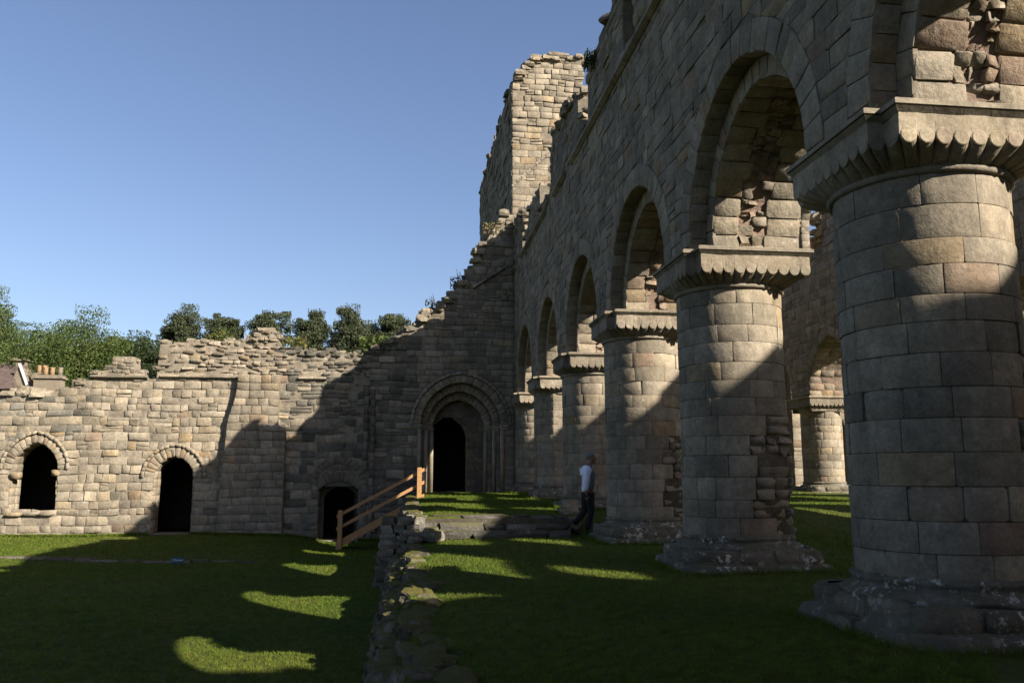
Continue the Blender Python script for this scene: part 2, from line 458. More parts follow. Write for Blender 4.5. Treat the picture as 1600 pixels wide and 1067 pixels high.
def reveal(arch, axis, d0, d1, r, course=0.3, widths=(0.4, 0.7), tintf=None, **kw):
    """Facing stones of the jambs and the soffit."""
    M = reveal_map(arch, axis); out = []; n = max(2, int(round(M.L / course)))
    for i in range(n):
        a = M.L * i / n; b = M.L * (i + 1) / n; cuts = [d0]
        while d1 - cuts[-1] > widths[1] * 1.2: cuts.append(cuts[-1] + r.uniform(*widths))
        cuts.append(d1)
        for j in range(len(cuts) - 1):
            out.append(stone(M, ((cuts[j], a), (cuts[j + 1], a), (cuts[j + 1], b), (cuts[j], b)), r, tint=tintf(r), **kw))
    return out

def voussoirs(arch, axis, a0, rho0, rho1, n, r, tintf, **kw):
    def M(u, v, w):
        h, z = arch.ring(min(max(u, 0.0), 2.0), v)
        return (h, a0 - w, z) if axis == 'Y' else (a0 - w, h, z)
    M.su = 1.57 * (arch.a + rho0); out = []
    for half in (0, 1):
        cuts = [i / n for i in range(n + 1)]
        cuts = [c + (r.uniform(-0.18, 0.18) / n if 0 < i < n else 0) for i, c in enumerate(cuts)]
        for i in range(n):
            ua, ub = half + cuts[i], half + cuts[i + 1]
            out.append(stone(M, ((ua, rho0), (ub, rho0), (ub, rho1), (ua, rho1)), r, tint=tintf(r), **kw))
    return out

def rock(c, size, r, yaw=0.0, p=3.2, n=0.13, tiltx=0.0, tilty=0.0, fine=False):
    """A rough block: a cube cut 2 (or 4) a side, its corners dulled, broken by fractal noise."""
    V, Fc = ROCK4 if fine else ROCK
    p = p + 2.2; k = 2 if fine else 1
    off = Vector((r.uniform(0, 90), r.uniform(0, 90), r.uniform(0, 90))); Q = []
    lean = [r.uniform(-.22, .22) for _ in range(4)]
    for (x, y, z) in V:
        m = (abs(x) ** p + abs(y) ** p + abs(z) ** p) ** (-1.0 / p); q = Vector((x, y, z)) * m
        d = mnoise.noise_vector(q * 0.9 + off) * n * 1.5 + mnoise.noise_vector(q * 2.2 + off) * n * 0.8 + (mnoise.noise_vector(q * 5.0 + off) * n * 0.45 if fine else Vector((0, 0, 0)))
        q = q + d
        q.x += lean[0] * q.y + lean[1] * q.z; q.y += lean[2] * q.z; q.z += lean[3] * 0.4 * q.x
        Q.append((q.x * size[0] * 0.5, q.y * size[1] * 0.5, q.z * size[2] * 0.5))
    Q = np.array(Q); Q[:, 2] += Q[:, 0] * tiltx + Q[:, 1] * tilty
    cs, sn = math.cos(yaw), math.sin(yaw)
    X = Q[:, 0] * cs - Q[:, 1] * sn; Y = Q[:, 0] * sn + Q[:, 1] * cs
    Q = np.stack([X, Y, Q[:, 2]], 1) + np.array(c)
    st = Stone(); st.V = Q; st.F = Fc; st.S = [False] * len(Fc); st.n = None; st.px = shown_size(Q, None); st.tint = (0.4, 0.35, 0.25)
    return st
def _rock(h=1):
    vid = {}; V = []; Fc = []
    def g(p):
        if p not in vid: vid[p] = len(V); V.append(p)
        return vid[p]
    for ax in range(3):
        for sg in (-1, 1):
            for i in range(-h, h):
                for j in range(-h, h):
                    q = []
                    for (a, b) in ((i, j), (i + 1, j), (i + 1, j + 1), (i, j + 1)):
                        p = [0, 0, 0]; p[ax] = sg; p[(ax + 1) % 3] = a / h; p[(ax + 2) % 3] = b / h; q.append(g(tuple(p)))
                    Fc.append(tuple(q) if sg > 0 else tuple(q[::-1]))
    return V, Fc
ROCK = _rock(); ROCK4 = _rock(2)

# ---------------------------------------------------------------- the ground
def z_cloister(x, y):
    z = -0.95 + 0.07 * (1 - smooth(20, 26, y)) - 0.22 * smooth(-5.0, -2.6, x) * smooth(25, 29, y) + 0.03 * math.sin(x * 0.7 + y * 0.4) + 0.025 * math.sin(y * 0.9 - x * 0.3)
    z += 13.0 * smooth(70, 122, y) + 0.5 * smooth(200, 500, y)
    if y < 34: z += -0.07 * (1 - smooth(24.9, 25.6, y)) + 0.05 * smooth(26, 33, y)
    return z
def z_church(x, y):
    up = y > (18.75 if x < 3.45 else 19.9)
    a = 0.0 if not up else 0.48 + 0.17 * smooth(19, 33, y)
    b = 0.5 * smooth(15.5, 23.0, y) + 0.15 * smooth(23, 33, y)
    t = smooth(3.95, 4.7, x)
    if y > 18.75: a -= 1.0 * (1 - smooth(0.12, 0.36, x))
    else:
        e = 0.10 * math.sin(y * 2.1) + 0.08 * math.sin(y * 5.3 + 1); a -= 0.22 * (1 - smooth(0.10 + e, 0.36 + e, x))
    return a * (1 - t) + b * t + 0.018 * math.sin(x * 1.3 + y * 0.6) + 0.015 * math.sin(y * 1.7 - x) - 0.04 * (1 - smooth(0.2, 0.9, x))

def sheet(name, xs, ys, zf, mat, kind='structure'):
    V = [(x, y, zf(x, y)) for y in ys for x in xs]; nx = len(xs)
    Fc = [(j * nx + i, j * nx + i + 1, (j + 1) * nx + i + 1, (j + 1) * nx + i) for j in range(len(ys) - 1) for i in range(nx - 1)]
    o = mesh_obj(name, V, Fc, mat, None, None, True, origin=(0, 0, 0)); tag(o, kind=kind); return o
lin = lambda a, b, n: [a + (b - a) * i / n for i in range(n + 1)]
gx = [-1200, -600, -300, -150, -80] + lin(-50, -20, 15) + lin(-19.5, 0.0, 60) + [0.6, 6, 20, 40, 80, 150, 300, 600, 1200]
gy = [-600, -200, -60, -20] + lin(-10, 36, 110) + lin(38, 130, 46) + [150, 200, 300, 600, 1500]
o = sheet('ground', gx, gy, lambda x, y: z_cloister(x, y) - (0.5 if x > 0.3 else 0.0), M_LAWN)
tag(o, 'mown cloister lawn spreading left of the low wall', None)
ys = lin(-14, 18.7, 84) + lin(18.8, 34.0, 40)
xs = lin(-0.02, 7, 60) + lin(7.5, 40, 33)
o = sheet('church_lawn', xs, ys, z_church, M_LAWN)
tag(o, 'mown lawn covering the aisle and nave floor', None)

# ---------------------------------------------------------------- grass
def blades(name, n, area, zf, hgt, wid, label, seed):
    rg = np.random.default_rng(seed)
    P = area(rg, n); z = np.array([zf(float(x), float(y)) for x, y in P])
    a = rg.uniform(0, 2 * np.pi, len(P)); dist = np.hypot(P[:, 0], P[:, 1])
    h = rg.uniform(0.5, 1.3, len(P)) * hgt * (1 + dist * 0.012); w = rg.uniform(0.7, 1.3, len(P)) * wid * (0.6 + dist * 0.06)
    lean = rg.normal(0, 0.6, (len(P), 2)) * h[:, None]
    V = np.zeros((len(P), 3, 3))
    V[:, 0, 0] = P[:, 0] - np.cos(a) * w; V[:, 0, 1] = P[:, 1] - np.sin(a) * w; V[:, 0, 2] = z - 0.005
    V[:, 1, 0] = P[:, 0] + np.cos(a) * w; V[:, 1, 1] = P[:, 1] + np.sin(a) * w; V[:, 1, 2] = z - 0.005
    V[:, 2, 0] = P[:, 0] + lean[:, 0]; V[:, 2, 1] = P[:, 1] + lean[:, 1]; V[:, 2, 2] = z + h
    me = bpy.data.meshes.new(name); k = len(P)
    me.vertices.add(3 * k); me.vertices.foreach_set('co', V.ravel()); me.loops.add(3 * k)
    me.loops.foreach_set('vertex_index', np.arange(3 * k, dtype=np.int32)); me.polygons.add(k)
    me.polygons.foreach_set('loop_start', np.arange(0, 3 * k, 3, dtype=np.int32)); me.update(calc_edges=True)
    me.materials.append(M_BLADE)
    o = put(bpy.data.objects.new(name, me), None, (0, 0, 0)); tag(o, label, 'grass', kind='stuff')
def area_left(rg, n):
    y = 6 + 26.5 * rg.random(n) ** 1.5; x = -0.45 - rg.random(n) * (y * 0.5 + 1.5)
    return np.stack([x, y], 1)
def area_right(rg, n):
    y = 4.5 + 28 * rg.random(n) ** 1.7; x = 0.15 + rg.random(n) * np.minimum(y * 0.62 + 0.5, 9.5)
    ok = (np.abs(y - 18.95) > 0.35) | (x > 4.1)
    for i in range(-1, 6): ok &= ~((np.abs(x - 5.086) < 1.15) & (np.abs(y - (7.515 + 5.061 * i)) < 1.15))
    return np.stack([x, y], 1)[ok]
def area_nave(rg, n):
    y = 10 + 23 * rg.random(n); x = 6.4 + rg.random(n) * 9
    return np.stack([x, y], 1)
blades('cloister_grass', 170000, area_left, z_cloister, 0.030, 0.006, 'short blades of grass on the cloister lawn', 1)
blades('aisle_grass', 150000, area_right, z_church, 0.028, 0.006, 'short blades of grass on the aisle floor', 2)
def area_foot(rg, n):                                  # longer grass the mower leaves at the feet of piers and walls
    out = []
    for i in range(0, 6):
        t = rg.uniform(0, 2 * np.pi, n // 12); rr = 1.13 / (np.abs(np.cos(t)) ** 7 + np.abs(np.sin(t)) ** 7) ** (1 / 7.0) + np.abs(rg.normal(0, 0.06, len(t)))
        out.append(np.stack([5.086 + rr * np.cos(t), 7.515 + 5.061 * i + rr * np.sin(t)], 1))
    return np.concatenate(out)
def area_wallfoot(rg, n):
    x = rg.uniform(-15.5, -1.0, n); y = 33.12 - np.abs(rg.normal(0, 0.10, n)) - np.where((x > -7.1) & (x < -4.6), 0.28, 0.0)
    keep = ~((x > -9.5) & (x < -8.0)) & ~((x > -3.4) & (x < -1.8))
    return np.stack([x, y], 1)[keep]
blades('pier_foot_grass', 26000, area_foot, z_church, 0.075, 0.005, 'longer grass left at the feet of the piers', 8)
blades('wall_foot_grass', 16000, area_wallfoot, z_cloister, 0.07, 0.006, 'longer grass left at the foot of the range wall', 9)
blades('nave_grass', 30000, area_nave, z_church, 0.03, 0.007, 'short blades of grass on the nave floor behind the piers', 3)

# ---------------------------------------------------------------- the piers
XC, RP, S_BAY, Y1 = 5.086, 0.815, 5.061, 7.515
WALL_N, ORD_N, WALL_S = 4.25, 4.53, 5.92              # north face, face of the inner order, south face

def polar_map(cx, cy, rf):
    def M(u, v, w):
        rr = rf(u) + w; return (cx + rr * math.cos(u), cy + rr * math.sin(u), v)
    M.su = rf(0.3); return M

def lathe(m, cx, cy, prof, n=40, rf=None):
    V = []; Fc = []
    for (rr, z) in prof:
        for k in range(n):
            t = 2 * math.pi * k / n; q = rr * (rf(t) if rf else 1.0); V.append((cx + q * math.cos(t), cy + q * math.sin(t), z))
    for i in range(len(prof) - 1):
        for k in range(n): Fc.append((i * n + k, i * n + (k + 1) % n, (i + 1) * n + (k + 1) % n, (i + 1) * n + k))
    Fc.append(tuple((len(prof) - 1) * n + k for k in range(n))); Fc.append(tuple(range(n - 1, -1, -1)))
    m.add(V, Fc)

def capital_plan(mir=False):
    # inner order block with the narrower block of the outer order on the aisle side, clockwise from the south-west
    P = [(WALL_S + 0.09, -0.985), (4.30, -0.985), (4.30, -0.744), (4.14, -0.744), (4.14, 0.744), (4.30, 0.744), (4.30, 0.985), (WALL_S + 0.09, 0.985)]
    P = [(x - XC, y) for x, y in P]
    return [(-x, y) for x, y in P][::-1] if mir else P

def make_pier(cx, cy, zg, zab, label, group, seed, mir=False, octo=False, broken=None, plain=False):
    r = random.Random(seed)
    t = thing('round_pier' if not octo else 'octagonal_pier', label, 'pier', (cx, cy, zg), group)
    rf = (lambda a: RP) if not octo else (lambda a: RP * 0.985 / math.cos(((a + math.pi / 8) % (math.pi / 4)) - math.pi / 8))
    z_sh = zg + 0.47; z_nk = zab - 0.56
    m = MB(); lathe(m, cx, cy, [(0.968, zg + 0.3), (0.968, z_nk)], 64, (lambda a: rf(a)) if octo else (lambda a: RP))
    m.build('shaft_core', M_MORT, t, (0.25, 0.215, 0.165), True if not octo else None)
    # shaft stones
    M = polar_map(cx, cy, rf); out = []; z = z_sh
    nC = max(6, int(round((z_nk - z_sh) / 0.285))); hs = [r.uniform(0.85, 1.15) for _ in range(nC)]; k = (z_nk - z_sh) / sum(hs)
    for h in hs:
        h *= k; a = r.uniform(0, 6.28); a0 = a; cuts = [a]
        while cuts[-1] < a0 + 2 * math.pi - 0.95: cuts.append(cuts[-1] + r.uniform(0.48, 0.86))
        cuts.append(a0 + 2 * math.pi)
        if octo:
            cuts = []
            for q in range(8):
                b0 = math.pi / 8 + q * math.pi / 4; cuts.append(b0)
                if r.random() < 0.5: cuts.append(b0 + math.pi / 4 * r.uniform(0.35, 0.65))
            cuts.append(math.pi / 8 + 2 * math.pi)
        for i in range(len(cuts) - 1):
            am = 0.5 * (cuts[i] + cuts[i + 1]); zm = z + h / 2
            if broken and zm - zg < broken[2] * (0.92 + 0.16 * r.random()) and broken[0] < (am % (2 * math.pi)) < broken[1]:
                nb = r.choice((1, 1, 2))               # the face torn away: rough core showing
                for b in range(nb):
                    q0 = cuts[i] + (cuts[i + 1] - cuts[i]) * b / nb; q1 = cuts[i] + (cuts[i + 1] - cuts[i]) * (b + 1) / nb
                    for (za, zb) in ((z, z + h * 0.5), (z + h * 0.5, z + h)):
                        out.append(stone(M, ((q0, za), (q1, za), (q1, zb), (q0, zb)), r, front=r.uniform(-0.012, 0.055), depth=0.15, pillow=0.022, bev=0.035, jit=0.022, gap=0.025, tilt=0.03, wob=0.04, tint=pick_tint(r, (0.5, 0.05, 0.4, 0.05), 0.25)))
                continue
            worn = r.random() < 0.12
            out.append(stone(M, ((cuts[i], z), (cuts[i + 1], z), (cuts[i + 1], z + h), (cuts[i], z + h)), r, front=r.uniform(-0.003, 0.003) - (0.008 if worn else 0), depth=0.035,
                             pillow=0.010 if worn else 0.0025, bev=0.03 if worn else 0.010, jit=0.004 if worn else 0.0015, gap=0.0065, nu=7, nv=3, tilt=0.003,
                             tint=pick_tint(r, (0.66, 0.09, 0.22, 0.03), 0.11)))
        z += h
    emit(t, out, M_ASH, 'stone', 'far_stones')
    # base: spreading mouldings on a square, weathered plinth
    sq = lambda a: 1.0 / (abs(math.cos(a)) ** 7 + abs(math.sin(a)) ** 7) ** (1 / 7.0)
    m = MB(); lathe(m, cx, cy, [(1.10, zg - 0.2), (1.08, zg + 0.10), (0.97, zg + 0.13), (0.95, zg + 0.30), (0.5, zg + 0.34)], 56, sq)
    pl = m.build('plinth', M_BASE, t, (0.22, 0.20, 0.165), True)
    m = MB(); pr = []
    for q in range(13):
        f = q / 12; rr = RP - 0.02 + 0.15 * (1 - f) + 0.035 * math.sin(f * math.pi * 3); pr.append((rr, zg + 0.30 + 0.22 * f))
    V0 = len(m.v); lathe(m, cx, cy, pr, 56)
    m.v = [(x + r.uniform(-.012, .012), y + r.uniform(-.012, .012), zz + r.uniform(-.006, .006)) for x, y, zz in m.v]
    m.build('base_moulding', M_BASE, t, (0.26, 0.235, 0.19), True)
    out = []
    for (rr, za, zb, na) in ((1.12, zg - 0.14, zg + 0.125, 17), (0.99, zg + 0.10, zg + 0.335, 13)):
        Mb = polar_map(cx, cy, lambda a, rr=rr: rr * sq(a)); cuts = sorted((2 * math.pi * i / na + r.uniform(-0.09, 0.09)) for i in range(na)); cuts.append(cuts[0] + 2 * math.pi)
        for i in range(na):
            dz = r.uniform(-0.05, 0.015)
            out.append(stone(Mb, ((cuts[i], za), (cuts[i + 1], za), (cuts[i + 1], zb + dz), (cuts[i], zb + dz)), r, front=r.uniform(-0.045, 0.03), depth=0.16, pillow=0.035, bev=0.06, jit=0.014, gap=0.02, nu=5, nv=3, tilt=0.02, wob=0.02, tint=tuple(0.72 * q for q in pick_tint(r, (0.3, 0.0, 0.7, 0.0), 0.18))))
    emit(pl, out, M_BASE, 'plinth_stone', 'far_plinth_stones')
    # capital: scalloped block, discs on its face, neck ring and moulded abacus
    plan = capital_plan(mir); zt = zab - 0.12; zf = zab - 0.315; rho = 0.060
    segs = []                                          # scallops along every side
    for i in range(len(plan)):
        p, q = Vector(plan[i]), Vector(plan[(i + 1) % len(plan)]); Ls = (q - p).length
        n = max(1, int(round(Ls / 0.172)))
        segs.append((p, q, n))
    pts = []; lob = []
    NS = 8
    for (p, q, n) in segs:
        for j in range(n):
            for k in range(NS):
                f = (j + k / NS) / n; pts.append(p.lerp(q, f)); lob.append(k / NS)
    nP = len(pts); V = []; nk = RP + 0.015
    cen = Vector((0, 0))
    levels = [0, 1, 2, 3, 4, 5]
    for lv in levels:
        for p, lb in zip(pts, lob):
            an = math.atan2(p.y, p.x); ring = Vector((nk * math.cos(an), nk * math.sin(an)))
            ze = zf - rho * math.sqrt(max(0.0, 1 - (2 * lb - 1) ** 2)) * 1.25
            if lv == 0: P = (p.x, p.y, zt)
            elif lv == 1: P = (p.x, p.y, ze)
            else:
                f = (lv - 1) / 4.0; g = f * f * 0.35 + f * 0.65
                ins = 0.022 * (1 - math.sqrt(max(0.0, 1 - (2 * lb - 1) ** 2))) * math.sin(math.pi * min(1, f * 0.8 + 0.1))
                pr_ = p.lerp(ring, g); pr_ = pr_ - pr_.normalized() * ins
                P = (pr_.x, pr_.y, ze + (z_nk + 0.03 - ze) * f)
            V.append((cx + P[0], cy + P[1], P[2]))
    Fc = []
    for l in range(len(levels) - 1):
        for k in range(nP):
            Fc.append((l * nP + k, l * nP + (k + 1) % nP, (l + 1) * nP + (k + 1) % nP, (l + 1) * nP + k))
    # winding: plan runs clockwise seen from above, levels downwards
    A = sum(pts[k].x * pts[(k + 1) % nP].y - pts[(k + 1) % nP].x * pts[k].y for k in range(nP))
    if A > 0: Fc = [f[::-1] for f in Fc]
    tv = np.tile(np.array(pick_tint(r, (1, 0, 0.2, 0), 0.06)), (len(V), 1))
    V = [tuple(Vector(q) + mnoise.noise_vector(Vector(q) * 3.1) * 0.014 + mnoise.noise_vector(Vector(q) * 11.0) * 0.006) for q in V]
    cap = mesh_obj('capital', V, Fc, M_ASH, t, tv)
    dm = None
    for (p, q, n) in segs:
        d = (q - p).normalized(); nor = Vector((d.y, -d.x)); mid = (p + q) / 2
        if nor.dot(mid) < 0: nor = -nor
        if (q - p).length < 0.4: continue
        for j in range(n):
            c2 = p.lerp(q, (j + 0.5) / n); rr = 0.5 * (q - p).length / n * 0.97
            c3 = Vector((cx + c2.x, cy + c2.y, zf - rho * 0.22))
            if Vector((c3.x, c3.y, 0)).dot(Vector((nor.x, nor.y, 0))) > 0: continue      # only faces the aisle sees
            if r.random() < 0.12: continue                # broken away
            c3 = c3 + mnoise.noise_vector(c3 * 3.1) * 0.014 - Vector((nor.x, nor.y, 0)) * r.uniform(0.0, 0.005); rr *= r.uniform(0.9, 1.0)
            V = []; K = 14
            for lay, (ro, wo) in enumerate(((rr, -0.02), (rr, 0.004), (rr - 0.008, 0.009))):
                for k in range(K):
                    th = 2 * math.pi * k / K
                    V.append(c3 + Vector((d.x, d.y, 0)) * ro * math.cos(th) + Vector((0, 0, 1)) * ro * math.sin(th) * 1.0 + Vector((nor.x, nor.y, 0)) * wo)
            Fd = [(l * K + k, l * K + (k + 1) % K, (l + 1) * K + (k + 1) % K, (l + 1) * K + k) for l in (0, 1) for k in range(K)] + [tuple(2 * K + k for k in range(K))]
            if Vector((d.x, d.y, 0)).cross(Vector((0, 0, 1))).dot(Vector((nor.x, nor.y, 0))) < 0: Fd = [f[::-1] for f in Fd]
            mesh_obj('scallop', V, Fd, M_ASH, cap, tuple(q * r.uniform(0.96, 1.04) for q in tv[0]))
    m = MB(); pr = []
    for q in range(9):
        an = -math.pi / 2 + math.pi * q / 8; pr.append((RP + 0.005 + 0.04 * math.cos(an), z_nk + 0.012 + 0.04 * math.sin(an)))
    lathe(m, cx, cy, [(RP - 0.1, z_nk - 0.028)] + pr + [(RP - 0.1, z_nk + 0.052)], 56)
    m.build('neck_ring', M_ASH, t, (0.38, 0.33, 0.25), True)
    m = MB()
    def slab(off0, za, off1, zb):
        def ex(off):
            o_ = []
            n = len(plan)
            for i in range(n):
                a, b, c = Vector(plan[i - 1]), Vector(plan[i]), Vector(plan[(i + 1) % n])
                n1 = Vector(((b - a).y, -(b - a).x)).normalized(); n2 = Vector(((c - b).y, -(c - b).x)).normalized()
                if A < 0: n1, n2 = -n1, -n2
                o_.append(b + (n1 + n2) * off)
            return o_
        lo, hi = ex(off0), ex(off1); n = len(plan)
        V = [(cx + p.x, cy + p.y, za) for p in lo] + [(cx + p.x, cy + p.y, zb) for p in hi]
        Fq = [(k, (k + 1) % n, n + (k + 1) % n, n + k) for k in range(n)] + [tuple(range(n - 1, -1, -1)), tuple(range(n, 2 * n))]
        if A < 0: Fq = [f[::-1] for f in Fq]
        m.add(V, Fq)
    slab(-0.005, zab - 0.122, 0.04, zab - 0.074); slab(0.024, zab - 0.072, 0.024, zab - 0.060); slab(0.05, zab - 0.058, 0.05, zab - 0.01); slab(0.036, zab - 0.009, 0.026, zab + 0.004)
    m.build('abacus', M_ASH, t, pick_tint(r, (1, 0, 0.5, 0), 0.08))
    return t

G_P = 'round piers of the near arcade'
PZ = [(-2, 0, 4.72), (-1, 0, 4.72), (0, 0, 4.73), (1, 0, 4.77), (2, 0, 4.80), (3, 0.30, 4.62), (4, 0.52, 4.56), (5, 0.58, 4.50)]
LB = {-2: 'round pier behind the viewer, farther one', -1: 'round pier just behind the viewer',
      0: 'largest, nearest round stone pier, cut off by the right edge',
      1: 'second nearest round stone pier with torn lower right side',
      2: 'third nearest round stone pier, just right of the walking man',
      3: 'fourth round pier, directly behind the walking man',
      4: 'eight sided pier with a sharp lit edge, fifth from the front',
      5: 'small farthest pier beside the dark arched doorway'}
for (i, zg, zab) in PZ:
    br = {0: (5.45, 6.25, 2.6), 1: (4.93, 6.1, 2.45), 2: (5.0, 6.1, 2.3)}.get(i)
    make_pier(XC, Y1 + S_BAY * i, zg, zab, LB[i], G_P, 100 + i, octo=(i == 4), broken=br)

# ---------------------------------------------------------------- near arcade wall
def inter(tab, u):
    for (a, va), (b, vb) in zip(tab, tab[1:]):
        if a <= u <= b: return va + (vb - va) * (u - a) / (b - a)
    return tab[0][1] if u < tab[0][0] else tab[-1][1]
_rt = random.Random(33); _jag = [_rt.uniform(-0.12, 0.12) for _ in range(400)]
def jag(u, k=0.35): return _jag[int((u + 60) / k) % 400]

YA, YB = -9.0, 33.15
TOP_N = [(-9, 10.6), (9, 10.8), (13, 11.2), (15.5, 11.7), (17.2, 11.5), (18.9, 11.35), (18.95, 9.95), (19.5, 9.9), (20.1, 10.6), (20.12, 11.1), (21.4, 11.4), (23.9, 11.65), (24.3, 11.2), (24.36, 10.15), (25.6, 10.0),
         (26.4, 10.2), (26.5, 10.9), (28.6, 11.0), (28.9, 10.7), (29.4, 10.3), (30.4, 10.4), (30.6, 11.3), (33.3, 11.9)]
Z_FOOT = {2: 4.60, 3: 4.54, 4: 4.48}
ARCH_O = [Arch(Y1 + S_BAY * (i + 0.5), 1.89, Z_FOOT.get(i, 4.71), 4.86, 6.86) for i in range(-3, 5)]
ARCH_I = [Arch(Y1 + S_BAY * (i + 0.5), 1.65, Z_FOOT.get(i, 4.71), 4.82, 6.58) for i in range(-3, 5)]
CORE_O = [Arch(a.c, a.a + 0.03, 4.0, a.zs, a.zc + 0.03) for a in ARCH_O]      # the body stands back from its facing stones
CORE_I = [Arch(a.c, a.a + 0.03, 4.0, a.zs, a.zc + 0.03) for a in ARCH_I]
WIN_N = [Arch(Y1 + S_BAY * (i + 0.5), 0.42, 9.95, 10.9, 11.35) for i in (-2, -1, 0, 1, 4)]
def solid_o(u, v):
    if v > inter(TOP_N, u) + jag(u): return False
    return not (any(a.inside(u, v) for a in CORE_O) or any(w.inside(u, v) for w in WIN_N))
def solid_i(u, v):
    if v > inter(TOP_N, u) + jag(u): return False
    return not (any(a.inside(u, v) for a in CORE_I) or any(w.inside(u, v) for w in WIN_N))
RING_W = 0.40
def solid_face(u, v):
    if not solid_o(u, v): return False
    return not any(a.inside(u, v, RING_W) if v > a.zs else abs(u - a.c) < a.a for a in ARCH_O)

aw = thing('arcade_wall', 'tall ruined arcade wall of pointed arches over the round piers', 'wall', (XC, 12, 4.5))
slab_core('wall_core', 'X', WALL_N + 0.016, ORD_N + 0.03, YA, YB, 4.46, 11.95, solid_o, M_MORT, aw, (0.27, 0.235, 0.18))
slab_core('wall_core', 'X', ORD_N + 0.032, WALL_S, YA, YB, 4.46, 11.95, solid_i, M_MORT, aw, (0.27, 0.235, 0.18))
r = random.Random(5)
def kw_arc(u, v, r):
    if v > 9.7: return dict(front=r.uniform(-0.03, 0.03), depth=0.06, pillow=0.03, bev=0.05, jit=0.012, gap=0.02, tilt=0.018, wob=0.02, split=0.3)
    return dict(front=r.uniform(-0.009, 0.009), depth=0.05, pillow=0.006, bev=0.022, jit=0.007, gap=0.009, tilt=0.006, wob=0.018, split=0.10)
def tint_arc(u, v, r): return pick_tint(r, (0.55, 0.06, 0.36, 0.03), 0.16)
st = masonry(planeX(WALL_N), YA, YB, 4.5, 11.9, solid_face, r, lambda v, r: r.uniform(0.22, 0.31), lambda v, r: r.uniform(0.28, 0.66), kw_arc, tint_arc)
emit(aw, st, M_WALL, 'stone', 'far_stones', 300)
t_v = lambda r: pick_tint(r, (0.6, 0.06, 0.32, 0.02), 0.12)
for bi, (ao, ai) in enumerate(zip(ARCH_O, ARCH_I)):
    # the arch part: its mortar lining; voussoirs and soffit stones are its pieces
    P, L = CORE_I[bi].path(); m = MB(); P[:, 1] = np.maximum(P[:, 1], 4.52); n = len(P)
    V = [(ORD_N + 0.05, p[0], p[1]) for p in P] + [(WALL_S - 0.02, p[0], p[1]) for p in P]
    m.add(V, [(k, k + 1, n + k + 1, n + k) for k in range(n - 1)])
    ar = m.build('arch', M_MORT, aw, MORTAR_PINK)
    emit(ar, voussoirs(ao, 'X', WALL_N, 0.0, RING_W, 11, r, t_v, front=0.006, depth=0.05, pillow=0.008, bev=0.02, jit=0.003, gap=0.010, tilt=0.005), M_ASH, 'voussoir', 'far_voussoirs')
    emit(ar, voussoirs(ai, 'X', ORD_N, 0.0, 0.36, 11, r, t_v, front=0.004, depth=0.05, pillow=0.006, bev=0.02, jit=0.003, gap=0.010, tilt=0.004), M_ASH, 'inner_voussoir', 'far_inner_voussoirs')
    jam = []
    M_f = planeX(ORD_N)                                # the strip of the inner order's face beside the jamb
    for s in (-1, 1):
        z = ai.z0
        while z < ai.zs:
            zb = min(ai.zs, z + 0.3); a, b = sorted((ai.c + s * ai.a, ai.c + s * (ai.a + 0.36)))
            jam.append(stone(M_f, ((a, z), (b, z), (b, zb), (a, zb)), r, front=0.004, depth=0.05, pillow=0.006, bev=0.02, jit=0.003, tilt=0.004, tint=t_v(r))); z = zb
    jam += reveal(ao, 'X', WALL_N + 0.005, ORD_N, r, 0.27, (0.3, 0.5), t_v, front=0.004, depth=0.05, pillow=0.006, bev=0.02, jit=0.003, gap=0.010, tilt=0.004)
    # soffit: two dressed bands and the torn rubble strip between them
    Mr = reveal_map(ai, 'X'); nC = int(Mr.L / 0.27)
    for i in range(nC):
        a, b = Mr.L * i / nC, Mr.L * (i + 1) / nC
        x1 = 5.02 + r.uniform(-0.1, 0.07); x2 = 5.36 + r.uniform(-0.07, 0.1)
        for (xa, xb) in ((ORD_N, x1), (x2, WALL_S)):
            jam.append(stone(Mr, ((xa, a), (xb, a), (xb, b), (xa, b)), r, front=r.uniform(0.0, 0.012), depth=0.06, pillow=0.008, bev=0.022, jit=0.006, gap=0.016, tilt=0.008, wob=0.03, tint=pick_tint(r, (0.62, 0.2, 0.1, 0.08), 0.13)))
        k = r.choice((2, 2, 3)); nh = r.choice((2, 2, 3))
        for j in range(k):
            for h in range(nh):
                if r.random() < 0.22: continue
                xa, xb = x1 + (x2 - x1) * j / k, x1 + (x2 - x1) * (j + 1) / k; va, vb = a + (b - a) * h / nh, a + (b - a) * (h + 1) / nh
                jam.append(stone(Mr, ((xa, va), (xb, va), (xb, vb), (xa, vb)), r, front=r.uniform(-0.018, 0.012), depth=0.07, pillow=0.006, bev=0.012, jit=0.014, gap=0.012, tilt=0.03, wob=0.055, tint=pick_tint(r, (0.5, 0.1, 0.15, 0.25), 0.2)))
    emit(ar, jam, M_WALL, 'soffit_stone', 'far_soffit_stones')
# string course under the upper windows
y = 8.0; seg = []
def band(y0, y1, x0, z0, prof, tint, r):
    m = MB()
    V = []
    for yy in (y0 + 0.006, y1 - 0.006):
        for (dx, dz) in prof: V.append((x0 - dx, yy, z0 + dz + r.uniform(-0.004, 0.004)))
    n = len(prof); m.add(V, [(k, k + 1, n + k + 1, n + k) for k in range(n - 1)] + [tuple(range(n))[::-1], tuple(range(n, 2 * n))])
    return m, tint
while y < 33.0:
    L_ = r.uniform(0.6, 1.0)
    if r.random() < 0.9:
        m, tt = band(y, min(y + L_, 33.1), WALL_N, 9.58, [(-0.04, 0.12), (0.0, 0.14), (0.11, 0.10), (0.12, 0.03), (0.03, -0.03), (-0.04, -0.04)], None, r)
        m.build('string_stone', M_WALL, aw, tint_arc(0, 0, r))
    y += L_
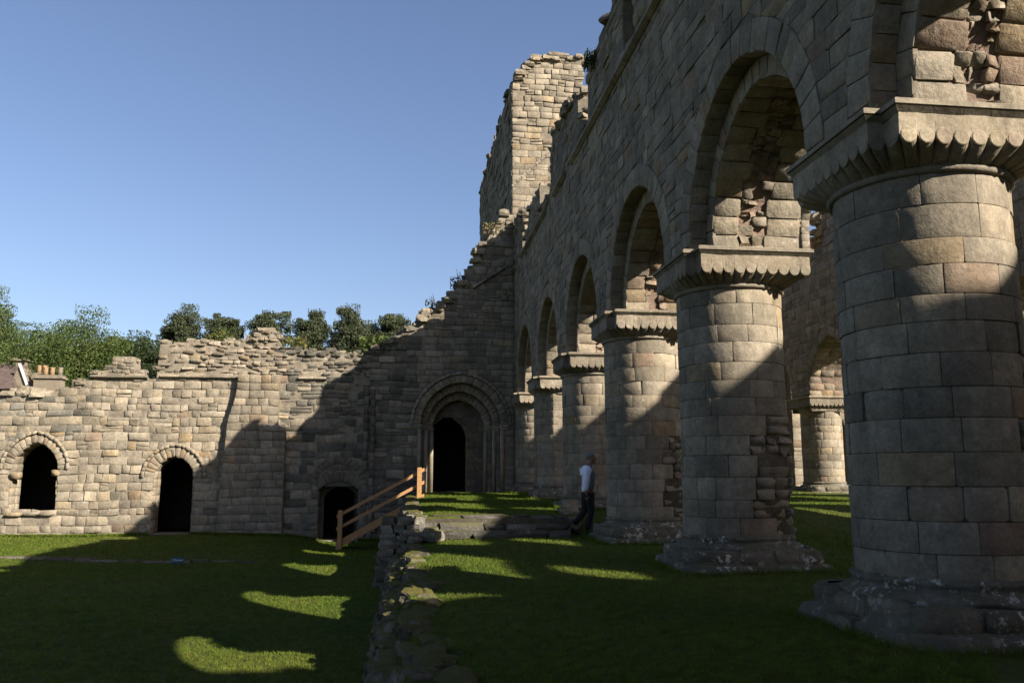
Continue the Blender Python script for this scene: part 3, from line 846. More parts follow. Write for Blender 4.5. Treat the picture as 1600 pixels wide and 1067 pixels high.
# loose broken stones on the wall top
rs = []
for k in range(150):
    u = r.uniform(8, 33); z = inter(TOP_N, u) + jag(u)
    for q in range(2):
        s_ = r.uniform(0.14, 0.42); s = rock((r.uniform(WALL_N + 0.05, WALL_N + 0.7), u + r.uniform(-.2, .2), z + r.uniform(-0.1, 0.10)), (s_, s_ * r.uniform(0.7, 1.3), s_ * r.uniform(0.4, 0.8)), r, r.uniform(0, 3), 3.0, 0.16)
        s.tint = pick_tint(r, (0.4, 0.03, 0.55, 0.02), 0.2); rs.append(s)
emit(aw, rs, M_RUB, 'top_stone', 'far_top_stones', 160, 40)

# ---------------------------------------------------------------- far arcade across the nave
XS = 17.10; XSN, XSS = XS - (WALL_S - XC), XS + (XC - WALL_N)
ARCH_S = [Arch(Y1 + S_BAY * (i + 0.5), 1.70, 3.9, 4.6, 6.75) for i in range(-3, 6)]
WIN_S = [Arch(0.35 + S_BAY * i, 0.58, 10.75, 11.4, 11.98) for i in range(0, 6)] + [Arch(31.1, 0.85, 10.4, 11.6, 12.5)]
TOP_S = [(-16, 14.0), (-5.2, 13.7), (-5.0, 13.0), (-3.8, 12.95), (-3.6, 12.25), (22, 12.25), (27.5, 12.4), (28.5, 13.4), (42, 13.9)]
def solid_s(u, v):
    if v > inter(TOP_S, u) + jag(u) * 0.5: return False
    return not (any(a.inside(u, v) for a in ARCH_S) or any(w.inside(u, v) for w in WIN_S))
def solid_sf(u, v):
    return solid_s(u, v) and not any(a.inside(u, v, 0.36) and v > a.zs for a in ARCH_S)
sw = thing('far_arcade_wall', 'second arcade wall seen across the nave between the two nearest piers', 'wall', (XS, 20, 4.4))
slab_core('wall_core', 'X', XSN + 0.022, XSS, -16, 39.5, 4.2, 9.9, solid_s, M_MORT, sw, (0.29, 0.25, 0.19), 0.15)
mb_ = MB(); mb_.box(18.1, 18.6, 31.5, 37.5, 9.0, 11.9); mb_.build('broken_core', M_MORT, sw, (0.3, 0.25, 0.19))
slab_core('clerestory_core', 'X', XSN + 0.035, XSN + 0.36, -16, 39.5, 9.9, 14.3, solid_s, M_MORT, sw, (0.29, 0.25, 0.19), 0.12)
st = masonry(planeX(XSN), 16, 39.5, 4.3, 14.0, solid_sf, r, lambda v, r: r.uniform(0.26, 0.36), lambda v, r: r.uniform(0.35, 0.75), kw_arc, tint_arc)
gap_seen = lambda s: abs((s.V[0][0] / s.V[0][1]) - 0.5155) < 0.045 or (s.V[0][0] / s.V[0][1]) > 0.77
emit(sw, st, M_WALL, 'stone', 'far_stones', 300, 40, gap_seen)
emit(sw, voussoirs(WIN_S[-1], 'X', XSN, 0.0, 0.40, 8, r, lambda r: pick_tint(r, (0.9, 0.05, 0.05, 0.0), 0.12), front=0.09, depth=0.08, pillow=0.012, bev=0.03, jit=0.005, gap=0.012), M_ASH, 'window_voussoir', 'far_window_voussoirs', 300, 10)
emit(sw, reveal(WIN_S[-1], 'X', XSN, XSN + 0.36, r, 0.3, (0.4, 0.6), lambda r: pick_tint(r), front=0.01, depth=0.05), M_ASH, 'window_jamb_stone', 'far_window_jamb_stones', 300, 10)
for a in ARCH_S[5:]:
    P, L = a.path(); m = MB(); n = len(P)
    m.add([(XSN + 0.05, p[0], p[1]) for p in P] + [(XSS - 0.02, p[0], p[1]) for p in P], [(k, k + 1, n + k + 1, n + k) for k in range(n - 1)])
    ar = m.build('arch', M_MORT, sw, MORTAR_PINK)
    emit(ar, voussoirs(a, 'X', XSN, 0.0, 0.36, 11, r, t_v, front=0.01, depth=0.05, pillow=0.01, bev=0.02, jit=0.003, gap=0.012, tilt=0.005), M_ASH, 'voussoir', 'far_voussoirs', 300, 40, gap_seen)
    emit(ar, reveal(a, 'X', XSN, XSS, r, 0.28, (0.4, 0.7), lambda r: pick_tint(r, (0.6, 0.15, 0.15, 0.1), 0.15), front=0.01, depth=0.05, pillow=0.015, bev=0.03, jit=0.01, gap=0.02, tilt=0.012, wob=0.02), M_WALL, 'soffit_stone', 'far_soffit_stones', 300, 40, gap_seen)
for i in range(-1, 6):
    lab = {5: 'sunlit round pier far across the nave, seen in the gap'}.get(i, 'round pier of the far arcade hidden behind the near piers')
    make_pier(XS, Y1 + S_BAY * i, 0.55 if i > 2 else 0.3 if i == 2 else 0.05, 4.5, lab, 'round piers of the far arcade', 300 + i, mir=True)

wf = thing('west_front_wall', 'end wall of the nave and aisle standing behind the viewer', 'wall', (9, -4.2, 0))
TOP_WF = [(-0.4, 5.2), (4.0, 5.5), (4.05, 12.6), (17, 12.9), (18.2, 12.7)]
W_WF = [Arch(8.6, 0.95, 5.0, 8.2, 9.3), Arch(13.4, 0.95, 5.0, 8.2, 9.3)]
slab_core('wall_core', 'Y', -4.6, -3.5, -0.4, 18.0, -0.2, 13.0, lambda u, v: v < inter(TOP_WF, u) + jag(u) and not any(a.inside(u, v) for a in W_WF), M_WALL, wf, (0.36, 0.31, 0.24), 0.2)
rs = []
for k in range(170):
    z = 10.0 + 3.0 * r.random(); y_ = r.uniform(32.0, 37.0)
    if z > 12.3 + 0.5 * math.sin(y_ * 2.3): continue
    q_ = r.uniform(0.35, 0.7); t_ = rock((17.9 + r.uniform(-.15, .15), y_, z), (0.7, q_, q_ * 0.6), r, r.uniform(-.2, .2), 3.2, 0.15); t_.tint = pick_tint(r, (0.6, 0.1, 0.25, 0.05), 0.2); rs.append(t_)
emit(sw, rs, M_RUB, 'broken_core_stone', 'far_broken_core_stones', 60, 20)
YE = 35.2
D_E = Arch(19.15, 0.32, 0.4, 3.3, 3.75)
TOP_E = [(17, 7.5), (19.6, 7.0), (21.5, 6.2), (26, 5.0)]
ew = thing('aisle_end_wall', 'sunlit wall with narrow dark doorway behind the far pier', 'wall', (20, YE, 0.5))
solid_e = lambda u, v: v < inter(TOP_E, u) + jag(u) and not D_E.inside(u, v)
slab_core('wall_core', 'Y', YE + 0.04, YE + 1.0, 17, 26, 0.2, 7.8, solid_e, M_MORT, ew, MORTAR, 0.15)
m = MB(); m.box(18.4, 20, YE + 1.0, YE + 1.3, 0.2, 4.5); m.build('door_back', M_DARK, ew)  # near-black sheet standing in for the shade inside the doorway
st = masonry(planeY(YE), 17, 26, 0.3, 7.8, solid_e, r, lambda v, r: r.uniform(0.26, 0.36), lambda v, r: r.uniform(0.35, 0.75), kw_arc, lambda u, v, r: pick_tint(r))
emit(ew, st, M_WALL, 'stone', 'far_stones', 300, 40, gap_seen)

# ---------------------------------------------------------------- wall of the ranges on the left, and the transept wall
YF = 33.2
D_WIN = Arch(-13.72, 0.80, -0.02, 1.55, 2.55)
D_1 = Arch(-8.74, 0.71, -0.95, 1.25, 2.04)
D_2 = Arch(-2.59, 0.76, -1.35, 0.78, 1.10)
TOP_R = [(-24, 4.4), (-15.2, 4.36), (-12.7, 4.5), (-12.66, 4.86), (-12.1, 4.9), (-12.05, 5.30), (-11.3, 5.35), (-11.25, 5.75), (-10.5, 5.78), (-10.45, 5.3), (-10.05, 5.3), (-10.0, 4.95), (-9.62, 4.9), (-9.55, 6.35),
         (-8.8, 6.5), (-6.45, 6.55), (-6.1, 6.75), (-5.85, 7.02), (-5.3, 6.98), (-4.9, 6.35), (-2.3, 6.08), (-1.2, 6.3), (-0.5, 6.75)]
TOP_T = [(-1.9, 6.2), (-0.5, 6.75), (0.26, 7.55), (0.77, 7.9), (1.3, 8.15), (1.8, 8.8), (2.3, 9.35), (2.55, 9.75), (2.7, 10.45), (3.1, 11.0), (3.5, 11.7), (3.9, 12.0), (4.5, 12.1)]
X_RT = -1.52
def pad_in(a, u, v, p): return a.inside(u, v, p) and (v > a.zs or abs(u - a.c) < a.a)
def solid_r(u, v):
    if v > inter(TOP_R, u) + jag(u) * 0.7: return False
    return not (D_WIN.inside(u, v, 0.03) or D_1.inside(u, v, 0.03) or D_2.inside(u, v, 0.03))
def solid_rf(u, v):
    if not solid_r(u, v): return False
    return not (pad_in(D_WIN, u, v, 0.34) or pad_in(D_1, u, v, 0.40) or pad_in(D_2, u, v, 0.0) or (D_2.z0 < v and math.hypot(u - D_2.c, max(0, v - 0.95)) < 1.12 and v > 0.95))
rw = thing('cloister_range_wall', 'long broken wall with window and two doorways at left', 'wall', (-8, YF, -1.0))
slab_core('wall_core', 'Y', YF + 0.022, YF + 0.85, -24, X_RT, -1.4, 7.15, solid_r, M_MORT, rw, (0.38, 0.325, 0.245), 0.12)
r = random.Random(11)
def h_r(v, r): return r.uniform(0.24, 0.36) if v < 5.1 else r.uniform(0.10, 0.19)
def w_r(v, r): return (r.uniform(0.26, 0.62) if r.random() < 0.8 else r.uniform(0.6, 0.95)) if v < 5.1 else r.uniform(0.2, 0.5)
def kw_r(u, v, r):
    if v > 5.25 and not (u < -9.9): return dict(front=r.uniform(-0.06, 0.06), depth=0.09, pillow=0.02, bev=0.035, jit=0.022, gap=0.018, tilt=0.04, wob=0.05)
    if u > -5 and v > 3: return dict(front=r.uniform(-0.03, 0.035), depth=0.06, pillow=0.018, bev=0.035, jit=0.016, gap=0.02, tilt=0.024, wob=0.045, split=0.4)
    return dict(front=r.uniform(-0.008, 0.018), depth=0.06, pillow=0.010, bev=0.03, jit=0.012, gap=0.020, tilt=0.016, wob=0.045, split=0.06, skip=0.008)
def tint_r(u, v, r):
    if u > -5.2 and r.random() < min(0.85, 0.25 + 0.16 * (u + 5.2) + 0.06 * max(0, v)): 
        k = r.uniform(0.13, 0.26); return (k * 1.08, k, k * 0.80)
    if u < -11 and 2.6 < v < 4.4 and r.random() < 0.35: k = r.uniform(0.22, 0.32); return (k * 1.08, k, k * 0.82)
    if v < 2.6 and -13 < u < -7.2: return pick_tint(r, (0.76, 0.13, 0.08, 0.03), 0.13)
    if v > 5.1: return pick_tint(r, (0.6, 0.06, 0.3, 0.04), 0.2)
    return pick_tint(r, (0.82, 0.06, 0.10, 0.02), 0.13)
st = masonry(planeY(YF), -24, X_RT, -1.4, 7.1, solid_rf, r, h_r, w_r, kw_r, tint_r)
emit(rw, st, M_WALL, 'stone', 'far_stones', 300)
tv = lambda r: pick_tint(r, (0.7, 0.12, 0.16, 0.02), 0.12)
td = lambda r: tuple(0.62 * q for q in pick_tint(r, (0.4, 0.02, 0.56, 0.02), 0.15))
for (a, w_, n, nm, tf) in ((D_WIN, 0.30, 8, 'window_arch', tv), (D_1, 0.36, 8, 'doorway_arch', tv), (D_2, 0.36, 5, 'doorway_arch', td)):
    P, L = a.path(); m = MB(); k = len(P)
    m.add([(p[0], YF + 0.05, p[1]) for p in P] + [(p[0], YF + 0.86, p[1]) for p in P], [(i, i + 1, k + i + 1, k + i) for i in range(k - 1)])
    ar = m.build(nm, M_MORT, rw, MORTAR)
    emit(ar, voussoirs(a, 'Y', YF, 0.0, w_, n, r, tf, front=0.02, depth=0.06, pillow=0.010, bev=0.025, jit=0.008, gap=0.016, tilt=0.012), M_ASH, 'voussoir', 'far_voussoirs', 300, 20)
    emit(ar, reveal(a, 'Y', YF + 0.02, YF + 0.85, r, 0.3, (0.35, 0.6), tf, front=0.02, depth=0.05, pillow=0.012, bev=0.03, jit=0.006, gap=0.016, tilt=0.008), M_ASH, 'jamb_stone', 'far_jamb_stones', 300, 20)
    if nm == 'window_arch' or a is D_1:
        emit(ar, voussoirs(a, 'Y', YF, w_ + 0.01, w_ + 0.13, 9, r, tf, front=0.09, depth=0.06, pillow=0.015, bev=0.03, jit=0.006, gap=0.012, tilt=0.01), M_ASH, 'hood_stone', 'far_hood_stones', 300, 10)
# relieving arch over the right hand doorway
A_RV = Arch(-2.59, 0.80, 0.9, 0.95, 1.76)
P = None
ar = MB(); ar.box(-3.35, -1.83, YF + 0.06, YF + 0.3, 0.9, 1.7)
arv = ar.build('relieving_arch', M_MORT, rw, (0.2, 0.18, 0.15))
emit(arv, voussoirs(A_RV, 'Y', YF, 0.0, 0.30, 7, r, td, front=0.03, depth=0.06, pillow=0.012, bev=0.03, jit=0.005, gap=0.014, tilt=0.008), M_ASH, 'voussoir', 'far_voussoirs', 300, 20)
def solid_tym(u, v): return A_RV.inside(u, v) and not D_2.inside(u, v, 0.34)
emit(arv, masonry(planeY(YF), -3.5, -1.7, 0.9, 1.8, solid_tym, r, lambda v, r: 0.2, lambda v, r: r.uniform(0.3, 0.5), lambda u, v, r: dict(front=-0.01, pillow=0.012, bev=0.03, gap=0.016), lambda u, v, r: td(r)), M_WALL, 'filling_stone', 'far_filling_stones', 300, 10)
# inner, smaller doorway set back inside the right hand one
D_2i = Arch(-2.54, 0.64, -1.35, 0.45, 0.88)
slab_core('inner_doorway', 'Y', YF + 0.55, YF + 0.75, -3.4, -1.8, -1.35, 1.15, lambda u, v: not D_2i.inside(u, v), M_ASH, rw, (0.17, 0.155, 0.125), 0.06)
m = MB(); m.box(-3.35, -1.83, YF - 0.12, YF + 0.6, -1.3, -1.13); m.build('door_step', M_BASE, rw, (0.36, 0.33, 0.28))
m = MB(); m.box(-9.4, -8.08, YF - 0.05, YF + 0.8, -1.2, -0.82); m.build('door_step', M_BASE, rw, (0.40, 0.30, 0.22))
# corbels left in the window and its sill
for (x, z) in ((-14.40, 1.30), (-12.98, 1.42)):
    s = rock((x, YF + 0.12, z), (0.28, 0.4, 0.24), r, 0, 5.0, 0.08); mesh_obj('corbel', s.V, s.F, M_ASH, rw, (0.42, 0.32, 0.2), True)
for k in range(3):
    s = rock((-14.3 + 0.58 * k, YF + 0.1, -0.09), (0.6, 0.36, 0.14), r, 0, 8.0, 0.05); mesh_obj('sill_stone', s.V, s.F, M_WALL, rw, pick_tint(r), True)
# string course
for (xa, xb, z) in ((-12.0, -9.75, 5.02), (-9.45, -3.2, 5.06)):
    x = xa
    while x < xb - 0.2:
        L_ = r.uniform(0.5, 0.95); x2 = min(x + L_, xb)
        if r.random() < (0.96 if x < -6.5 else 0.7):
            m = MB(); pr = [(-0.04, 0.09), (0.0, 0.10), (0.12, 0.06), (0.13, 0.0), (0.03, -0.06), (-0.04, -0.07)]; V = []
            for xx in (x + 0.006, x2 - 0.006):
                for (dy, dz) in pr: V.append((xx, YF - dy + r.uniform(-.006, .006), z + dz + r.uniform(-.008, .008)))
            n = len(pr); m.add(V, [(k, n + k, n + k + 1, k + 1) for k in range(n - 1)] + [tuple(range(n)), tuple(range(n, 2 * n))[::-1]])
            m.build('string_stone', M_WALL, rw, pick_tint(r, (0.5, 0.05, 0.42, 0.03), 0.15))
        x = x2
# the buttress
bt_l = lambda v: -7.07 + max(0, v + 0.9) * 0.055 + (0.22 * smooth(3.2, 4.6, v))
def solid_b(u, v): return u > bt_l(v) and u < (-4.64 if v < 3.12 else -4.95)
bu = slab_core('buttress', 'Y', YF - 0.26, YF + 0.03, -7.2, -4.5, -1.4, 4.95, solid_b, M_MORT, rw, MORTAR, 0.15)
st = masonry(planeY(YF - 0.29), -7.2, -4.5, -1.4, 4.95, solid_b, r, lambda v, r: r.uniform(0.27, 0.36), lambda v, r: r.uniform(0.34, 0.7), lambda u, v, r: dict(front=r.uniform(-0.01, 0.012), depth=0.05, pillow=0.012, bev=0.03, jit=0.006, gap=0.016, tilt=0.008, wob=0.01),
             lambda u, v, r: pick_tint(r, (0.72, 0.08, 0.18, 0.02), 0.13))
emit(bu, st, M_WALL, 'buttress_stone', 'far_buttress_stones')
# loose stones along the broken top
rs = []
for k in range(170):
    u = r.uniform(-15.2, -1.6)
    if -12.7 < u < -9.6 and r.random() < 0.85: continue
    z = inter(TOP_R, u) + jag(u) * 0.7; big = u < -12.6
    s_ = r.uniform(0.35, 0.6) if big else r.uniform(0.14, 0.42)
    s = rock((u, YF + r.uniform(0.05, 0.5), z + r.uniform(-0.12, 0.05)), (s_, s_ * 0.9, s_ * r.uniform(0.35, 0.7)), r, r.uniform(-0.3, 0.3), 3.4, 0.14)
    s.tint = tint_r(u, 5.5, r); rs.append(s)
for k in range(60):                                    # the taller heap
    u = r.gauss(-5.6, 0.38); z = 6.45 + r.random() * max(0.05, 0.68 - abs(u + 5.6) * 0.7)
    s_ = r.uniform(0.18, 0.42); s = rock((u, YF + r.uniform(0.0, 0.5), z), (s_, s_ * 0.9, s_ * 0.5), r, r.uniform(-0.4, 0.4), 3.2, 0.16); s.tint = tint_r(u, 5.5, r); rs.append(s)
emit(rw, rs, M_RUB, 'top_stone', 'far_top_stones', 200, 40)
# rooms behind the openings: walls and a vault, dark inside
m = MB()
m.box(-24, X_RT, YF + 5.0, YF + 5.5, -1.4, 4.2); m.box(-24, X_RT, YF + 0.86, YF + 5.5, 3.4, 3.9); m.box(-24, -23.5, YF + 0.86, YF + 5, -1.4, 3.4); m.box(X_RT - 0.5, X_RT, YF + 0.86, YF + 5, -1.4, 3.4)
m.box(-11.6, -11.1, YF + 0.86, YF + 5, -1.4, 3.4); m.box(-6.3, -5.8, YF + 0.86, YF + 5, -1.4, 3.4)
m.build('dark_shell', M_DARK, rw)

# transept wall with the aisle doorway
D_T = [Arch(2.12, 1.62, 0.4, 3.25, 5.02), Arch(2.10, 1.34, 0.4, 3.20, 4.70), Arch(2.06, 1.06, 0.4, 3.15, 4.38)]
D_Ti = Arch(1.64, 0.77, 0.4, 2.75, 3.72)
tw = thing('transept_wall', 'shaded transept wall with deep arched doorway, rising to the tower', 'wall', (1.5, YF, 0.6))
def solid_t(u, v):
    if v > inter(TOP_T, u) + jag(u) * 0.8: return False
    return not D_T[0].inside(u, v, 0.04)
def solid_tf(u, v): return solid_t(u, v) and not pad_in(D_T[0], u, v, 0.42)
slab_core('wall_core', 'Y', YF + 0.024, YF + 0.33, X_RT, 4.4, -1.4, 12.2, solid_t, M_MORT, tw, (0.25, 0.22, 0.17))
def sol_k(k):
    return lambda u, v: v < inter(TOP_T, u) + jag(u) * 0.8 and not D_T[k].inside(u, v, 0.04)
slab_core('wall_core', 'Y', YF + 0.365, YF + 0.66, X_RT, 4.4, -1.4, 12.2, sol_k(1), M_MORT, tw, (0.25, 0.22, 0.17))
slab_core('wall_core', 'Y', YF + 0.695, YF + 1.1, X_RT, 4.4, -1.4, 12.2, sol_k(2), M_MORT, tw, (0.25, 0.22, 0.17))
slab_core('blocking_wall', 'Y', YF + 1.12, YF + 1.6, 0.6, 3.6, 0.3, 4.6, lambda u, v: not D_Ti.inside(u, v), M_WALL, tw, (0.25, 0.22, 0.18), 0.1)
r = random.Random(20)
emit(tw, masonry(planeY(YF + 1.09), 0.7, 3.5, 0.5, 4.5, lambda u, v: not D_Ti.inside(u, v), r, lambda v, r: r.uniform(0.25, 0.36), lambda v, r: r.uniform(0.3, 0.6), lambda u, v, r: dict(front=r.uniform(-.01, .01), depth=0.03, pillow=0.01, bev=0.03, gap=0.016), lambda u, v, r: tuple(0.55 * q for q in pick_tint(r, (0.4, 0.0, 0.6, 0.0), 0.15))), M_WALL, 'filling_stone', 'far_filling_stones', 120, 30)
r = random.Random(21)
def kw_t(u, v, r):
    rough = u < 0.2 or v > 8
    return dict(front=r.uniform(-0.025, 0.03) if rough else r.uniform(-0.01, 0.012), depth=0.06, pillow=0.016 if rough else 0.009, bev=0.032, jit=0.012 if rough else 0.006, gap=0.02, tilt=0.018 if rough else 0.008, wob=0.02, split=0.2 if rough else 0.05)
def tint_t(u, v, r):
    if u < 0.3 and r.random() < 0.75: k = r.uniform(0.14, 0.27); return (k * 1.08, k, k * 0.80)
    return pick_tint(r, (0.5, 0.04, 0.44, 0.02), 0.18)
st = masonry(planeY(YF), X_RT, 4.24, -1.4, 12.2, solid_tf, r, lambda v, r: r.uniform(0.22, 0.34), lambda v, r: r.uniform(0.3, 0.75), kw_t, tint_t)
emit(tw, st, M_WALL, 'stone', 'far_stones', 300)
t_t = lambda r: pick_tint(r, (0.55, 0.03, 0.40, 0.02), 0.12)
P, L = D_T[2].path(); m = MB(); k = len(P)
m.add([(p[0], YF + 0.75, p[1]) for p in P] + [(p[0], YF + 1.1, p[1]) for p in P], [(i, i + 1, k + i + 1, k + i) for i in range(k - 1)])
dw = m.build('doorway', M_MORT, tw, MORTAR)
for q, a in enumerate(D_T):
    y0 = YF + 0.33 * q
    vs_ = voussoirs(a, 'Y', y0, 0.0, 0.28, 12, r, t_t, front=0.01, depth=0.05, pillow=0.012, bev=0.025, jit=0.004, gap=0.012, tilt=0.006)
    Mp = planeY(y0); z = 0.55
    while z < a.zs:
        zb = min(a.zs, z + r.uniform(0.28, 0.36))
        for s in (-1, 1):
            if q == 0: continue
            xa, xb = sorted((a.c + s * a.a, a.c + s * (a.a + 0.28)))
            vs_.append(stone(Mp, ((xa, z), (xb, z), (xb, zb), (xa, zb)), r, front=0.005, depth=0.05, pillow=0.01, bev=0.025, jit=0.004, tint=t_t(r)))
        z = zb
    vs_ += reveal(a, 'Y', y0 + 0.005, y0 + 0.33, r, 0.3, (0.4, 0.6), t_t, front=0.01, depth=0.05, pillow=0.012, bev=0.025, jit=0.004, gap=0.012, tilt=0.006)
    emit(dw, vs_, M_ASH, 'order_stone', 'far_order_stones', 300, 30)
emit(dw, voussoirs(D_T[0], 'Y', YF, 0.29, 0.42, 14, r, t_t, front=0.08, depth=0.06, pillow=0.015, bev=0.03, jit=0.005, gap=0.012, tilt=0.008), M_ASH, 'hood_stone', 'far_hood_stones', 300, 10)
for q, a in enumerate(D_T):                            # imposts and the shafts under them
    for s in (-1, 1):
        m = MB(); xa, xb = sorted((a.c + s * (a.a - 0.07), a.c + s * (a.a + 0.26))); y0 = YF + 0.33 * q
        m.box(xa, xb, y0 - 0.09, y0 + 0.24, a.zs - 0.02, a.zs + 0.07); m.box(xa + 0.03, xb - 0.03, y0 - 0.05, y0 + 0.22, a.zs - 0.12, a.zs - 0.022)
        m.build('impost', M_ASH, dw, t_t(r))
        m = MB(); xx = a.c + s * (a.a + 0.03); m.tube([(xx, y0 - 0.03, 0.62), (xx, y0 - 0.03, a.zs - 0.12)], 0.085, 10)
        m.build('jamb_shaft', M_ASH, dw, t_t(r), True)
# clustered wall shafts left of the doorway
for (x, z0, z1) in ((-1.62, 1.5, 4.9), (-1.36, -1.1, 4.75)):
    z = z0
    while z < z1:
        h = min(r.uniform(0.28, 0.42), z1 - z); m = MB(); dx = r.uniform(-.012, .012)
        m.tube([(x + dx, YF - 0.02, z + 0.006), (x + dx, YF - 0.02, z + 0.02), (x + dx, YF - 0.02, z + h - 0.02), (x + dx, YF - 0.02, z + h - 0.006)], [0.085, 0.10, 0.10, 0.085], 9); m.build('wall_shaft_drum', M_WALL, tw, tint_t(0, 3, r), True); z += h
# the leaning worn stone left of the doorway
s = rock((0.60, YF - 0.28, 1.05), (0.34, 0.4, 0.95), r, 0.2, 4, 0.1); mesh_obj('jamb_stump', s.V, s.F, M_BASE, tw, (0.46, 0.40, 0.32), True)
rs = []
for k in range(110):
    u = r.uniform(-1.4, 4.0); z = inter(TOP_T, u) + jag(u) * 0.8; s_ = r.uniform(0.18, 0.5)
    s = rock((u, YF + r.uniform(0.0, 0.6), z + r.uniform(-0.15, 0.05)), (s_, s_, s_ * r.uniform(0.4, 0.7)), r, r.uniform(-0.3, 0.3), 3.5, 0.13); s.tint = tint_t(u, 9, r) if u < 0.3 else pick_tint(r, (0.7, 0.05, 0.25, 0), 0.2); rs.append(s)
emit(tw, rs, M_RUB, 'top_stone', 'far_top_stones', 200, 40)
m = MB()                                               # added roofed shell to blacken the doorway; the transept itself is roofless
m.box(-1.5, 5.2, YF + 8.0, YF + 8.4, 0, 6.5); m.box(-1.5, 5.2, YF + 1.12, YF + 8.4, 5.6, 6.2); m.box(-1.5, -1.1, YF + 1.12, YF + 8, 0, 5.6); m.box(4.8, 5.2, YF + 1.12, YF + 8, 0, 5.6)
m.build('dark_shell', M_DARK, tw)
m = MB(); m.box(-1.5, 5.2, YF + 0.2, YF + 8.0, 0.2, 0.62); m.build('dark_shell_floor', M_DARK, tw)  # dark floor of the same added shell

# ---------------------------------------------------------------- the tower
XT, YT = 4.17, 33.22
TOP_W = [(4.1, 17.95), (4.35, 18.1), (4.7, 18.6), (5.0, 19.1), (5.4, 19.25), (6.6, 19.3), (7.2, 19.35), (7.3, 19.3)]
def solid_w(u, v):
    if v > inter(TOP_W, u) + jag(u) * 0.5: return False
    if v < 17.4: return u < 7.22 + jag(v) * 1.2
    return u < 7.3 + jag(v) * 0.8
TOP_TN = [(33, 18.05), (36, 18.15), (38.2, 18.3), (43, 18.5), (48.2, 18.6), (49.6, 18.4)]
def solid_tn(u, v):
    if v > inter(TOP_TN, u) + jag(u) * 1.6: return False
    return u < 49.2 + 2.0 * jag(v, 0.5) - (0.35 * max(0, 14.8 - v))
to = thing('crossing_tower', 'tall broken tower stump, sunlit front face, above the doorway wall', 'tower', (5.6, YT, 8.0))
slab_core('wall_core', 'Y', YT + 0.026, YT + 1.5, XT + 0.04, 7.4, 8.0, 19.6, solid_w, M_MORT, to, (0.37, 0.315, 0.235), 0.16)
slab_core('wall_core', 'X', XT + 0.04, XT + 1.4, YT + 0.05, 50, 5.0, 18.9, solid_tn, M_MORT, to, (0.27, 0.24, 0.19), 0.16)
r = random.Random(31)
def kw_w(u, v, r):
    rough = v > 15.2 or (u > 5.6 and v > 13.5)
    return dict(front=r.uniform(-0.015, 0.022) if rough else r.uniform(-0.008, 0.012), depth=0.06, pillow=0.010 if rough else 0.006, bev=0.028, jit=0.012 if rough else 0.006, gap=0.024 if rough else 0.014, tilt=0.02 if rough else 0.008, wob=0.03 if rough else 0.01, split=0.15, skip=0.02 if v > 15 else 0.0)
st = masonry(planeY(YT), XT + 0.02, 7.45, 9.0, 19.6, solid_w, r, lambda v, r: r.uniform(0.22, 0.34), lambda v, r: r.uniform(0.28, 0.75), kw_w, lambda u, v, r: pick_tint(r, (0.72, 0.08, 0.17, 0.03), 0.12))
emit(to, st, M_WALL, 'stone', 'far_stones', 220, 40)
st = masonry(planeX(XT), YT + 0.02, 50, 8.0, 18.9, solid_tn, r, lambda v, r: r.uniform(0.28, 0.40), lambda v, r: r.uniform(0.5, 1.0), kw_w, lambda u, v, r: pick_tint(r, (0.4, 0.02, 0.55, 0.02), 0.18))
emit(to, st, M_WALL, 'side_stone', 'far_side_stones', 200, 40)
for k in range(9):                                     # scar of the old roof
    f0, f1 = k / 9, (k + 1) / 9 - 0.012; P0 = Vector((4.2 + 1.85 * f0, 0, 13.25 + 1.85 * f0)); P1 = Vector((4.2 + 1.85 * f1, 0, 13.25 + 1.85 * f1))
    m = MB(); m.hexa([(P0.x, YT - 0.10, P0.z), (P1.x, YT - 0.10, P1.z), (P1.x, YT + 0.03, P1.z), (P0.x, YT + 0.03, P0.z), (P0.x - 0.05, YT - 0.07, P0.z + 0.09), (P1.x - 0.05, YT - 0.07, P1.z + 0.09), (P1.x - 0.05, YT + 0.03, P1.z + 0.09), (P0.x - 0.05, YT + 0.03, P0.z + 0.09)])
    m.build('roof_scar_stone', M_WALL, to, pick_tint(r, (0.6, 0, 0.4, 0)))
# the same scar running down the transept wall
for k in range(7):
    f0, f1 = k / 7, (k + 1) / 7 - 0.014; P0 = (2.55 + 1.4 * f0, 8.85 + 0.95 * f0); P1 = (2.55 + 1.4 * f1, 8.85 + 0.95 * f1)
    m = MB(); m.hexa([(P0[0], YF - 0.14, P0[1]), (P1[0], YF - 0.14, P1[1]), (P1[0], YF + 0.03, P1[1]), (P0[0], YF + 0.03, P0[1]), (P0[0], YF - 0.10, P0[1] + 0.11), (P1[0], YF - 0.10, P1[1] + 0.11), (P1[0], YF + 0.03, P1[1] + 0.11), (P0[0], YF + 0.03, P0[1] + 0.11)])
    m.build('roof_scar_stone', M_WALL, tw, pick_tint(r, (0.6, 0, 0.4, 0)))
rs = []
for k in range(70):
    u = r.uniform(4.3, 7.3); s_ = r.uniform(0.25, 0.55); s = rock((u, YT + r.uniform(0.0, 0.5), inter(TOP_W, u) + r.uniform(-0.2, 0.05)), (s_, s_, s_ * 0.45), r, r.uniform(-0.2, 0.2), 3.6, 0.13); s.tint = pick_tint(r); rs.append(s)
for k in range(90):
    u = r.uniform(33.5, 49); s_ = r.uniform(0.3, 0.6); s = rock((XT + r.uniform(0.1, 0.5), u, inter(TOP_TN, u) + jag(u) * 1.6 + r.uniform(-0.2, 0.02)), (s_, s_, s_ * 0.5), r, r.uniform(-0.2, 0.2), 3.6, 0.13); s.tint = pick_tint(r, (0.4, 0, 0.6, 0), 0.2); rs.append(s)
